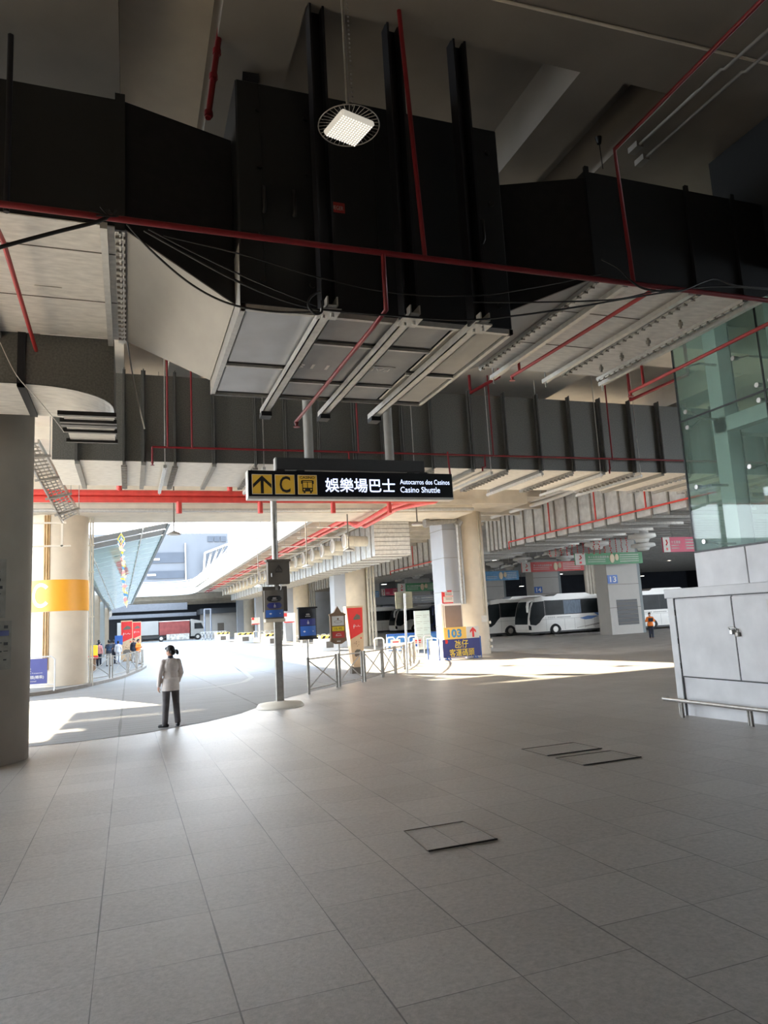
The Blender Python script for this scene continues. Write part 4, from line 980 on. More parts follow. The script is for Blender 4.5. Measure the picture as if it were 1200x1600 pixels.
for y, lab in ((37.6, 'upper white service pipe above the big ribbed duct'), (38.6, 'lower white service pipe above the big ribbed duct')):
    dy = (y - 37.6) * 1.0
    p0, p1, p2 = atX(752, 815 + dy * 0, 23.9 + 0), atX(880, 762 + dy * 6, 23.9), atX(915, 752 + dy * 2, 23.9)
    b = MB(); b.tube([atX(752, 806 + dy * 7, 23.9), atX(850, 776 + dy * 8, 23.9), atX(885, 765 + dy * 6, 23.9), atX(920, 748 + dy * 8, 23.9)], .13, 10)
    tag(b.build('service_pipe', M['white']), lab, 'pipe')
# white drum diffusers
for i, (u, v, y) in enumerate(((932, 852, 46), (1003, 840, 40), (1005, 854, 46), (866, 865, 55), (884, 872, 60), (816, 875, 62), (796, 886, 72), (773, 882, 66), (668, 885, 72), (650, 900, 84), (622, 905, 90), (845, 885, 70), (690, 893, 72))):
    c = atY(u, v, y); t = thing('drum_diffuser', 'round white drum diffuser under the coach yard roof', 'diffuser', tuple(c), 0, 'drum diffusers over the coach yard')
    b = MB(); b.lathe([(.45, .75), (.45, .28), (.9, .22), (.95, .0), (.5, -.12)], n=20); b.build('drum', M['jet'], t, local=True)
    b = MB(); b.lathe([(.5, -.12), (.42, -.3), (.2, -.34)], n=16); b.build('outlet_ring', M['jet'], t, local=True)
    b = MB(); b.tube([(0, 0, .7), (0, 0, 8.42 - c.z)], .1, 6); b.build('stem', M['grey'], t, local=True)
# rows of tube lights (white dashes) between the ribs
for j, (uv0, uv1, y0, y1) in enumerate((((765, 872), (880, 836), 60, 44), ((765, 893), (905, 850), 70, 48), ((600, 908), (690, 884), 90, 70), ((905, 842), (1075, 800), 46, 34))):
    t = thing('light_batten', ('row of pale battens slanting under the yard roof right of the 103 column', 'second lower row of pale battens under the yard roof by the blue banner', 'row of pale battens under the yard roof left of the 103 column', 'row of pale battens under the yard roof near the glass shaft')[j], 'batten', tuple(atY(*uv0, y0)))
    p, q = atY(*uv0, y0), atY(*uv1, y1)
    for k in range(12):
        a = p.lerp(q, k / 12); c = p.lerp(q, (k + .62) / 12); b = MB(); b.bar(a, c, .12, .14); b.tube([(a + c) / 2, ((a.x + c.x) / 2, (a.y + c.y) / 2, 8.4)], .015, 4); b.build('tray_section', M['white'], t)
# ================================================================ glass shaft at the right
gs = thing('glass_lift_shaft', 'green tinted glass lift shaft on white panels at the right edge', 'lift shaft', (10.5, 11, fz(9)))
gx = 10.5
joints_y = (11.06, 9.0, 6.94)
for (ya, yb) in zip(joints_y, joints_y[1:]):
    for (z0, z1) in ((2.62, 5.22), (5.25, 8.4)):
        b = MB(); b.box(gx - .012, gx + .012, yb + .012, ya - .0, z0, z1); b.build('glass_panel', M['glass'], gs)
b = MB()
b.box(gx - .016, gx + .016, 6.94, 11.06, 5.22, 5.25); b.box(gx - .016, gx + .016, 8.99, 9.012, 2.62, 8.4); b.box(gx - .018, gx + .02, 11.05, 11.075, 2.62, 8.4); b.box(gx - .02, gx + .04, 6.94, 11.06, 2.585, 2.62)
b.build('joint_seal', M['black'], gs)
b = MB(); b.box(gx, 13.4, 11.05, 11.06, 2.62, 8.4); b.build('glass_panel', M['glass'], gs)
b = MB(); b.box(13.39, 13.41, 6.94, 11.06, 2.62, 8.4); b.build('glass_panel', M['glass'], gs)
for (xx, yy) in ((11.15, 10.55), (11.15, 8.95), (12.9, 10.5)):
    b = MB(); b.box(xx, xx + .34, yy, yy + .34, -.3, 8.5); b.build('steel_column', M['shaftsteel'], gs)
    b = MB(); b.box(xx + .34, xx + .36, yy - .01, yy + .34, 2.6, 8.5); b.build('column_face', M['shaftdark'], gs)
b = MB()
for z in (5.0, 5.32): pass
b.box(11.15, 11.4, 6.9, 10.6, 4.95, 5.24); b.box(11.15, 13.2, 10.6, 10.85, 4.95, 5.24); b.build('ring_beam', M['shaftsteel'], gs)
b = MB(); b.box(11.5, 13.2, 8.95, 9.2, 4.55, 4.9); b.box(12.88, 13.2, 6.9, 10.6, 4.6, 4.9); b.build('ring_beam', M['shaftdark'], gs)
def spider(y, z, dirs, lab=None):
    b = MB(); hub = V((gx + .22, y, z)); b.cyl(hub, hub + V((.5, 0, 0)), .025, n=8)
    for dy, dz in dirs:
        e = V((gx + .03, y + dy, z + dz)); b.tube([hub, hub.lerp(e, .6) + V((.03, 0, 0)), e], .018, 6); b.cyl(e + V((-.06, 0, 0)), e + V((.05, 0, 0)), .045, n=12)
    b.build('spider_fitting', M['steel'], gs)
spider(10.75, 5.235, ((.12, .16), (.12, -.16))); spider(9.0, 5.235, ((.14, .14), (-.14, .14), (.14, -.14), (-.14, -.14)))
for y, z in ((10.72, 6.33), (10.8, 3.88), (9.55, 6.05), (9.5, 4.0)): spider(y - .1, z, ((.12, -.02),))
spider(10.7, 2.72, ((.1, .06),)); spider(9.0, 6.95, ((.14, 0), (-.14, 0)))
b = MB(); b.box(gx - .02, 13.4, 6.9, 11.06, -.4, 2.585); b.build('plinth_core', M['grey'], gs)
for (ya, yb) in ((11.06, 9.84), (9.82, 8.6), (8.58, 7.36), (7.34, 6.9)):
    b = MB(); b.bbox(gx - .05, gx - .0, yb, ya, -.2, 2.58, .006); b.build('white_panel', M['cab'], gs)

# ================================================================ cabinet and bumper rail
CXF = 8.5; CY0, CY1 = 4.6, 9.72; gz = -.19
cb = thing('service_cabinet', 'white steel cabinet with two doors and a padlock at the right edge', 'cabinet', (CXF, CY1, gz))
b = MB(); b.bbox(CXF + .02, 10.42, CY0, CY1 - .02, gz, 1.86, .01); b.build('body', M['cab'], cb)
b = MB(); b.bbox(CXF - .03, 10.44, CY0, CY1 + .03, 1.72, 1.87, .008); b.build('top_trim', M['cab'], cb)
b = MB(); b.bbox(CXF - .012, CXF + .05, CY1 - .15, CY1, gz, 1.72, .006); b.build('corner_post', M['cab'], cb)
for i, (ya, yb) in enumerate(((CY1 - .18, 8.37), (8.35, 7.0), (6.98, 5.6))):
    b = MB(); b.bbox(CXF - .008, CXF + .03, yb, ya, .46, 1.69, .004); d = b.build('door', M['cab'], cb)
    if i == 0:
        b = MB()
        for z in (1.48, 1.02, .62): b.cyl((CXF - .012, ya + .012, z - .045), (CXF - .012, ya + .012, z + .045), .011, n=8)
        b.build('hinge', M['black'], d)
        b = MB(); b.bbox(CXF - .05, CXF - .01, yb + .005, yb + .055, 1.13, 1.2, .006); b.tube([(CXF - .03, yb + .05, 1.19), (CXF - .05, yb + .07, 1.235), (CXF - .03, yb - .03, 1.235), (CXF - .02, yb - .05, 1.19)], .009, 6); b.build('hasp', M['steel'], d)
    if i == 1:
        b = MB(); b.bbox(CXF - .06, CXF - .012, ya - .09, ya - .03, 1.10, 1.165, .008); b.tube([(CXF - .036, ya - .08, 1.16), (CXF - .036, ya - .075, 1.21), (CXF - .036, ya - .045, 1.21), (CXF - .036, ya - .04, 1.16)], .008, 6); b.build('padlock', M['steel_dull'], d)
        y0 = ya - .62; b = MB(); b.bbox(CXF - .014, CXF - .007, y0 - .42, y0, 1.36, 1.62, .002); n = b.build('no_smoking_notice', M['paper'], d)
        b = MB(); c = V((CXF - .016, y0 - .075, 1.545)); b.tube([c + V((0, .045 * math.cos(t), .045 * math.sin(t))) for t in [2 * PI * k / 18 for k in range(18)]], .005, 5, True); b.bar(c + V((0, .03, .03)), c + V((0, -.03, -.03)), .004, .008); b.bar(c + V((0, .03, -.005)), c + V((0, -.025, -.005)), .004, .01); b.build('no_smoking_symbol', M['blackink'], n)
        text('lettering', '請勿吸煙', M['blackink'], n, (CXF - .015, y0 - .13, 1.575), -EY, EZ, .04, None, 'LEFT')
        text('lettering', 'NO SMOKING', M['blackink'], n, (CXF - .015, y0 - .13, 1.51), -EY, EZ, .025, None, 'LEFT')
        b = MB()
        for z in (1.46, 1.42, 1.39): b.box(CXF - .016, CXF - .014, y0 - .38, y0 - .06, z, z + .006)
        b.build('print', M['grey'], n)
b = MB(); b.box(CXF - .004, CXF + .01, CY0, CY1 - .16, 1.705, 1.725); b.box(CXF - .004, CXF + .02, CY0, CY1 - .16, .44, .455); b.box(CXF - .004, CXF + .01, CY1 - .165, CY1 - .155, gz, 1.72)
for y in (8.355, 6.985): b.box(CXF - .002, CXF + .02, y, y + .012, .46, 1.7)
b.build('panel_gap', M['black'], cb)
rl = thing('bumper_rail', 'low stainless bumper rail in front of the white cabinet', 'rail', (8.28, 9.5, -.17))
b = MB(); b.tube([(8.42, 9.86, .095), (8.30, 9.84, .095), (8.26, 9.78, .095), (8.26, 4.8, .13)], .03, 12); b.build('rail', M['steel'], rl)
for y in (9.4, 8.05, 6.7, 5.4):
    b = MB(); b.cyl((8.28, y, fz(y) - .02), (8.28, y, .10), .026, n=10); b.build('post', M['steel_dull'], rl)
    b = MB(); b.cyl((8.33, y + .1, fz(y) - .02), (8.33, y + .1, .09), .018, n=8); b.build('post', M['steel_dull'], rl)

# ================================================================ access covers in the paving
def cover(label, pts):
    t = thing('access_cover', label, 'cover', (pts[0][0], pts[0][1], fz(pts[0][1])))
    P = [V((p[0], p[1], fz(p[1]) + .006)) for p in pts]; b = MB()
    for p, q in zip(P, P[1:] + P[:1]): b.bar(p, q, .006, .006)
    b.build('frame', M['greybox'], t)
    b = MB()
    b.bar(P[0] + V((0, -.02, .004)), P[1] + V((0, -.02, .004)), .012, .01); b.build('open_gap', M['black'], t)
cover('square access cover in the paving near the middle of the floor', [(2.10, 5.23), (2.68, 5.23), (2.68, 5.82), (2.14, 5.82)])
cover('nearer of two loose framed covers in the paving before the white cabinet', [(4.85, 7.2), (5.65, 7.2), (5.65, 7.75), (4.85, 7.75)])
cover('farther of two loose framed covers in the paving before the white cabinet', [(4.85, 7.95), (5.65, 7.95), (5.65, 8.55), (4.85, 8.55)])

# ================================================================ X braced barriers
def barrier(label, p, q, h=1.02, group=None, lift=0):
    p, q = V((p[0], p[1], fz(p[1]) + lift)), V((q[0], q[1], fz(q[1]) + lift))
    t = thing('pedestrian_barrier', label, 'barrier', tuple(p), 0, group)
    up = V((0, 0, h))
    for a in (p, q):
        b = MB(); b.bbox(a.x - .035, a.x + .035, a.y - .035, a.y + .035, a.z - .02, a.z + h, .006); b.build('post', M['steel_dull'], t)
    b = MB(); b.bar(p + up * .95, q + up * .95, .04, .04); b.build('rail', M['steel_dull'], t); b = MB(); b.bar(p + up * .13, q + up * .13, .04, .04); b.build('rail', M['steel_dull'], t)
    b = MB(); b.bar(p + up * .93, q + up * .15, .022, .03); b.build('cross_brace', M['steel_dull'], t); b = MB(); b.bar(p + up * .15, q + up * .93, .022, .03); b.build('cross_brace', M['steel_dull'], t)
    return t
FP = [((4.78, 20.1), (6.05, 21.7)), ((6.2, 21.9), (7.28, 22.95)), ((7.42, 23.1), (8.55, 24.6)), ((8.65, 24.75), (9.6, 26.1)), ((9.7, 26.25), (10.75, 28.1)), ((10.83, 28.25), (11.8, 30.1)), ((11.88, 30.25), (12.8, 32.2)), ((12.88, 32.35), (13.7, 34.3)), ((13.75, 34.45), (14.6, 36.4))]
ords = ('first X braced barrier, nearest the sign pole', 'second X braced barrier, under the lantern shaped sign', 'third X braced barrier, before the red totem', 'fourth X braced barrier from the sign pole', 'fifth X braced barrier, left of the square sign back', 'sixth X braced barrier, just right of the square sign back', 'seventh X braced barrier from the sign pole', 'eighth X braced barrier, second last before the 103 sign', 'last X braced barrier of the curve, nearest the 103 sign')
for (p, q), l in zip(FP, ords): barrier(l + ', on the right side fence', p, q, group='X braced barriers right of the carriageway')
LP = [((-1.72, 35.0), (-.78, 38.0)), ((-.66, 38.4), (.02, 41.8)), ((.1, 42.1), (.5, 44.6)), ((.55, 44.9), (.86, 47.6)), ((.88, 47.9), (1.0, 51.0))]
for (p, q), l in zip(LP, ('first X braced barrier on the left kerb, beside the C column', 'second X braced barrier on the left kerb, under the red totem', 'third X braced barrier on the left kerb', 'fourth X braced barrier on the left kerb', 'last X braced barrier at the tip of the left kerb')): barrier(l, (p[0] - .1, p[1]), (q[0] - .1, q[1]), group='X braced barriers on the left kerb', lift=.13, h=1.12)

# ================================================================ small signs on posts
t = thing('stop_sign', 'black and navy stop sign with a white left arrow on a thin post', 'sign', (5.25, 22, fz(22)))
b = MB(); b.cyl((5.24, 22, fz(22) - .02), (5.24, 22, 1.2), .028, n=10); b.build('post', M['steel_dull'], t)
stop_sign(t, 5.26, 22, 1.17, 2.10, .56, False)
b = MB(); b.bbox(4.95, 5.57, 21.86, 22.06, 2.08, 2.13, .01); b.build('cap', M['black'], t)
b = MB(); b.bbox(4.95, 5.57, 21.88, 22.06, 1.13, 1.18, .01); b.build('cap', M['black'], t)
t = thing('lantern_sign', 'lantern shaped brown sign with yellow and red bands on a thin post', 'sign', (6.3, 22.3, fz(22.3)))
lx, ly = 6.32, 22.3
b = MB(); b.cyl((lx + .02, ly, fz(ly) - .02), (lx + .02, ly, 1.0), .03, n=10); b.build('post', M['steel_dull'], t)
b = MB(); hw = .25
out = [(-hw, 1.12), (-hw - .02, 1.02), (-.1, .92), (.1, .92), (hw + .02, 1.02), (hw, 1.12), (hw, 1.80), (hw + .03, 1.86), (.12, 1.92), (0, 2.12), (-.12, 1.92), (-hw - .03, 1.86), (-hw, 1.80)]
b.prism(out, lambda a, c, s: V((lx + a, ly + s, c)), -.07, .07); b.build('sign_case', M['brown'], t)
for nm, z0, z1, m in (('logo_panel', 1.50, 1.80, M['paper']), ('timetable_panel', 1.33, 1.47, M['signyellow']), ('arrow_panel', 1.11, 1.31, M['bannerred'])):
    b = MB(); b.box(lx - .20, lx + .20, ly - .078, ly - .07, z0, z1); p = b.build(nm, m, t)
    zc = (z0 + z1) / 2
    if 'time' in nm: text('lettering', '15-95', M['blackink'], p, (lx, ly - .079, zc), EX, EZ, .07, .24)
    elif 'logo' in nm:
        b = MB(); c = V((lx, ly - .08, zc)); b.tube([c + V((.13 * math.cos(q), 0, .035 * math.sin(q) - .03)) for q in [2 * PI * k / 14 for k in range(14)]], .006, 4, True); b.ell(c + V((0, 0, .06)), (.03, .004, .035), 8, 6); b.build('emblem', M['brown'], p)
    else:
        b = MB(); c = V((lx, ly - .08, zc)); b.tube([c + V((.08 * math.cos(q), 0, .03 * math.sin(q))) for q in [2 * PI * k / 12 for k in range(9)]], .008, 4); b.bar(c + V((-.1, 0, -.03)), c + V((.1, 0, -.03)), .004, .015); b.build('emblem', M['paper'], p)
b = MB(); b.box(lx - .06, lx + .06, ly - .078, ly - .07, .99, 1.02); b.build('small_label', M['paper'], t)
t = thing('road_sign', 'square sign seen from its plain olive back, on a tall grey post', 'sign', (9.9, 25.7, fz(25.7)))
b = MB(); b.tube([(9.92, 25.62, fz(25.6) - .02), (9.98, 25.62, 2.55)], .045, 12); b.build('post', M['steel'], t)
b = MB(); b.bbox(9.62, 10.32, 25.68, 25.70, 1.98, 2.62, .004); b.build('sign_plate', M['olive'], t)
b = MB(); b.box(9.75, 10.2, 25.64, 25.68, 2.15, 2.19); b.box(9.75, 10.2, 25.64, 25.68, 2.42, 2.46); b.build('clamp', M['steel_dull'], t)

# red advertising totems (angular boxes with a red upper part and a buff lower part)
def totem(label, cx, cy, zb, w, d, h, rz=0., lean=0., group=None):
    t = thing('advertising_totem', label, 'totem', (cx, cy, zb), rz, group)
    b = MB(); b.prism([(-w / 2, .12), (w / 2, .12), (w / 2 + lean * .3, h), (-w / 2 - lean, h)], lambda a, c, s: V((a, s, c)), 0, d); b.box(-w * .4, w * .4, d * .2, d * .8, 0, .14); b.build('body', M['buff'], t, local=True)
    m_ = lean
    b = MB(); zt = h * .97; L = lambda z: -w / 2 - m_ * (z - .12) / (h - .12) + .03; Rr = lambda z: w / 2 + m_ * .3 * (z - .12) / (h - .12) - .03
    b.prism([(L(h * .46), h * .46), (Rr(h * .56), h * .56), (Rr(zt), zt), (L(zt), zt)], lambda a, c, s: V((a, s, c)), -.006, 0); b.build('red_panel', M['redink'], t, local=True)
    b = MB(); b.prism([(-w * .30, h * .80), (w * .02, h * .87), (w * .32, h * .84), (w * .34, h * .78), (-w * .28, h * .77)], lambda a, c, s: V((a, s, c)), -.010, -.006); b.build('vehicle_picture', M['greybox'], t, local=True)
    b = MB()
    for k in range(5): b.tube([(-w * .32 + w * .13 * k, -.010, h * .66), (-w * .27 + w * .13 * k, -.010, h * (.69 if k % 2 else .665)), (-w * .22 + w * .13 * k, -.010, h * .66)], w * .014, 4)
    b.tube([(-w * .33, -.01, h * .66), (-w * .25, -.01, h * .70), (-w * .3, -.01, h * .63)], w * .018, 4); b.build('script_lettering', M['whiteink'], t, local=True)
    b = MB(); b.prism([(-w * .32, h * .20), (-w * .30, h * .26), (-w * .1, h * .29), (w * .2, h * .285), (w * .36, h * .23), (w * .34, h * .19), (-w * .3, h * .18)], lambda a, c, s: V((a, s, c)), -.008, 0)
    b.cyl((-w * .18, -.012, h * .185), (-w * .18, -.006, h * .185), w * .07, n=10); b.cyl((w * .2, -.012, h * .185), (w * .2, -.006, h * .185), w * .07, n=10); b.build('vehicle_picture', M['greybox'], t, local=True)
    b = MB()
    for k in range(9): a, c = random.uniform(-.36, .3) * w, random.uniform(.32, .42) * h; b.cyl((a, -.008, c), (a, -.001, c), w * .035, n=7)
    b.build('print', M['brown'], t, local=True)
    b = MB(); b.cyl((w * .33, -.008, h * .47), (w * .33, -.001, h * .47), w * .07, n=10); b.build('round_badge', M['redink'], t, local=True)
    return t
totem('red and buff advertising totem leaning outward behind the right hand barriers', 8.72, 27.9, fz(28) + .25, .46, .4, 2.45, .0, .2)
b = MB(); b.bbox(8.45, 9.0, 28.0, 28.3, fz(28) - .01, fz(28) + .28, .01); tag(b.build('totem_base', M['greybox']), 'dark plinth under the leaning red totem by the barriers', 'plinth')
totem('larger red and buff advertising totem on the left kerb island', -.14, 60, fz(60) + .13, .86, .5, 3.15, 0, .0)
totem('smaller red and buff advertising totem farther back on the left island', .75, 74, fz(74) + .13, .80, .5, 3.05, 0, .0)

# blue notice on a white barrier by the C column
t = thing('crowd_barrier', 'white tubular barrier with a blue violet notice, between the two left columns', 'barrier', (-3.4, 31.1, fz(31)))
b = MB(); zb = fz(31) + .13
b.tube([(-4.6, 31.1, zb + .06), (-4.6, 31.1, zb + 1.2), (-4.5, 31.1, zb + 1.3), (-2.85, 31.1, zb + 1.3), (-2.72, 31.1, zb + 1.18), (-2.72, 31.1, zb + .06)], .03, 8); b.tube([(-2.72, 31.1, zb + .22), (-4.6, 31.1, zb + .22)], .02, 6)
for x in (-4.6, -2.72): b.tube([(x, 30.85, zb), (x, 31.1, zb + .1), (x, 31.35, zb)], .03, 6)
b.build('tube_frame', M['white'], t)
b = MB(); b.bbox(-4.5, -2.98, 31.04, 31.06, zb + .28, zb + 1.24, .005); p = b.build('notice_board', M['blueviolet'], t)
for s, z, h, w in (('O', 1.02, .1, .1), ('電', .82, .15, .17)): text('lettering', s, M['whiteink'], p, (-3.72, 31.035, zb + z), EX, EZ, h, w, 'LEFT', .01)
text('lettering', 'Paragem de Transportes', M['whiteink'], p, (-3.9, 31.035, zb + .69), EX, EZ, .05, .75, 'LEFT', .01)
text('lettering', '碼頭(轉乘)', M['whiteink'], p, (-3.72, 31.035, zb + .53), EX, EZ, .15, .62, 'LEFT', .012)
text('lettering', 'Terminal', M['whiteink'], p, (-3.72, 31.035, zb + .39), EX, EZ, .05, .35, 'LEFT', .01)

# ================================================================ the 103 boards
t = thing('stop_board', 'navy board with yellow characters topped by the orange 103 plate and red arrow', 'sign', (14.73, 33, fz(33)))
zb = fz(33)
for x in (15.0, 16.5):
    b = MB(); b.bar((x, 32.75, zb + .02), (x, 33.4, zb + .02), .05, .04); b.bar((x - .12, 32.9, zb), (x, 33.05, zb + .2), .05, .04); b.bar((x + .12, 32.9, zb), (x, 33.05, zb + .2), .05, .04); b.bar((x, 33.08, zb), (x, 33.08, 1.0), .05, .04); b.build('foot', M['royal'], t)
b = MB(); b.bbox(14.74, 16.82, 33.0, 33.04, zb + .1, .42, .01); p = b.build('navy_board', M['navy'], t)
text('lettering', '氹仔', M['yellowink'], p, (15.78, 32.995, .17), EX, EZ, .40, .74, 'CENTER', .008)
text('lettering', '客運碼頭', M['yellowink'], p, (15.78, 32.995, -.25), EX, EZ, .38, 1.38, 'CENTER', .008)
text('lettering', 'Terminal Maritimo de Passageiros da Taipa', M['whiteink'], p, (15.78, 32.995, -.47), EX, EZ, .05, 1.5)
b = MB(); b.tube([(14.95 + .07 * math.cos(q), 32.99, .32 + .09 * math.sin(q)) for q in [PI * k / 8 for k in range(-4, 5)]], .02, 5); b.box(14.9, 15.0, 32.985, 33, .22, .42); b.build('emblem', M['redink'], p)
b = MB(); b.bbox(14.86, 16.10, 33.02, 33.05, .42, 1.01, .006); p = b.build('number_plate', M['amber'], t)
text('lettering', '103', M['blueink'], p, (15.45, 33.015, .71), EX, EZ, .42, .76, 'CENTER', .035)
b = MB(); b.bbox(16.12, 16.82, 33.02, 33.05, .42, 1.0, .006); p = b.build('arrow_plate', M['paper'], t)
b = MB(); c = 16.48; b.prism([(c - .055, .47), (c + .055, .47), (c + .055, .78), (c + .17, .68), (c + .17, .80), (c, .97), (c - .17, .80), (c - .17, .68), (c - .055, .78)], lambda a, d, s: V((a, s, d)), 33.012, 33.02); b.build('arrow', M['redink'], p)
for i, (x, s, lab) in enumerate(((14.62, -1, 'blue and white barrier end standing left of the 103 board'), (16.95, 1, 'blue and white barrier end standing right of the 103 board'))):
    t2 = thing('crowd_barrier', lab, 'barrier', (x, 33.3, fz(33.3)))
    b = MB(); zc = fz(33.3); b.tube([(x, 33.2, zc), (x, 33.2, zc + 1.05), (x + s * .06, 33.6, zc + 1.1), (x + s * .1, 34.4, zc + 1.05), (x + s * .1, 34.4, zc)], .035, 8); b.build('tube_frame', M['royal'], t2)
    b = MB(); b.box(x - .01, x + .03, 33.2, 34.3, zc + .2, zc + .95); b.build('sheet', M['white'], t2)
b = MB(); b.bbox(16.1, 16.9, 33.1, 33.4, fz(33.2), fz(33.2) + .12, .01); tag(b.build('ballast_block', M['white']), 'white ballast block lying under the 103 board', 'block')
t = thing('display_cabinet', 'brown panelled display cabinet behind the 103 plate', 'cabinet', (15.5, 34.3, fz(34)))
b = MB(); b.bbox(15.45, 16.65, 34.5, 34.9, fz(34.5), 2.22, .01); b.build('body', M['white'], t)
b = MB(); b.box(15.66, 16.62, 34.49, 34.5, .2, 2.12); b.build('door', mat('taupe_door', (.20, .155, .13), .5, var=.06), t)
b = MB(); b.box(15.56, 15.60, 34.49, 34.5, .1, 2.15); b.build('gap', M['grey'], t)
t = thing('route_notice', 'white notice with red edges standing on top of the brown display cabinet', 'notice', (15.8, 34.6, 2.22))
b = MB(); b.bbox(15.62, 16.22, 34.55, 34.58, 2.28, 2.86, .004); b.build('board', M['paper'], t)
b = MB(); b.box(15.56, 15.64, 34.54, 34.56, 2.26, 2.86); b.box(15.62, 16.2, 34.54, 34.56, 2.24, 2.30); b.box(15.60, 15.74, 34.53, 34.55, 2.62, 2.84); b.box(15.9, 16.15, 34.54, 34.57, 2.84, 2.93); b.box(15.62, 16.22, 34.54, 34.55, 2.6, 2.625); b.build('red_edge', M['redink'], t)
b = MB()
for z in (2.80, 2.74, 2.69, 2.53, 2.46): b.box(15.78, 16.15, 34.543, 34.55, z - .012, z + .008)
b.build('print', M['blackink'], t)
b = MB(); b.cyl((15.9, 34.65, 2.2), (15.9, 34.65, 2.3), .03, n=8); b.build('foot', M['steel'], t)
t = thing('timetable_board', 'pale green timetable board left of the 103 column', 'notice board', (17.1, 45, fz(45)))
b = MB(); b.bbox(16.95, 18.0, 42.0, 42.1, fz(42) + .3, 2.0, .01); b.build('board', mat('pale_green_board', (.62, .70, .66), .5, var=.06), t)
b = MB()
for x in (17.0, 17.95): b.cyl((x, 42.15, fz(42)), (x, 42.15, 2.0), .04, n=8)
b.build('post', M['steel'], t)
b = MB()
for r_ in range(5):
    for c_ in range(2): b.box(17.05 + c_ * .48, 17.45 + c_ * .48, 41.985, 42.0, 1.7 - r_ * .4, 1.72 - r_ * .4); b.box(17.05 + c_ * .48, 17.3 + c_ * .48, 41.985, 42.0, 1.58 - r_ * .4, 1.6 - r_ * .4)
b.build('print', M['grey'], t)
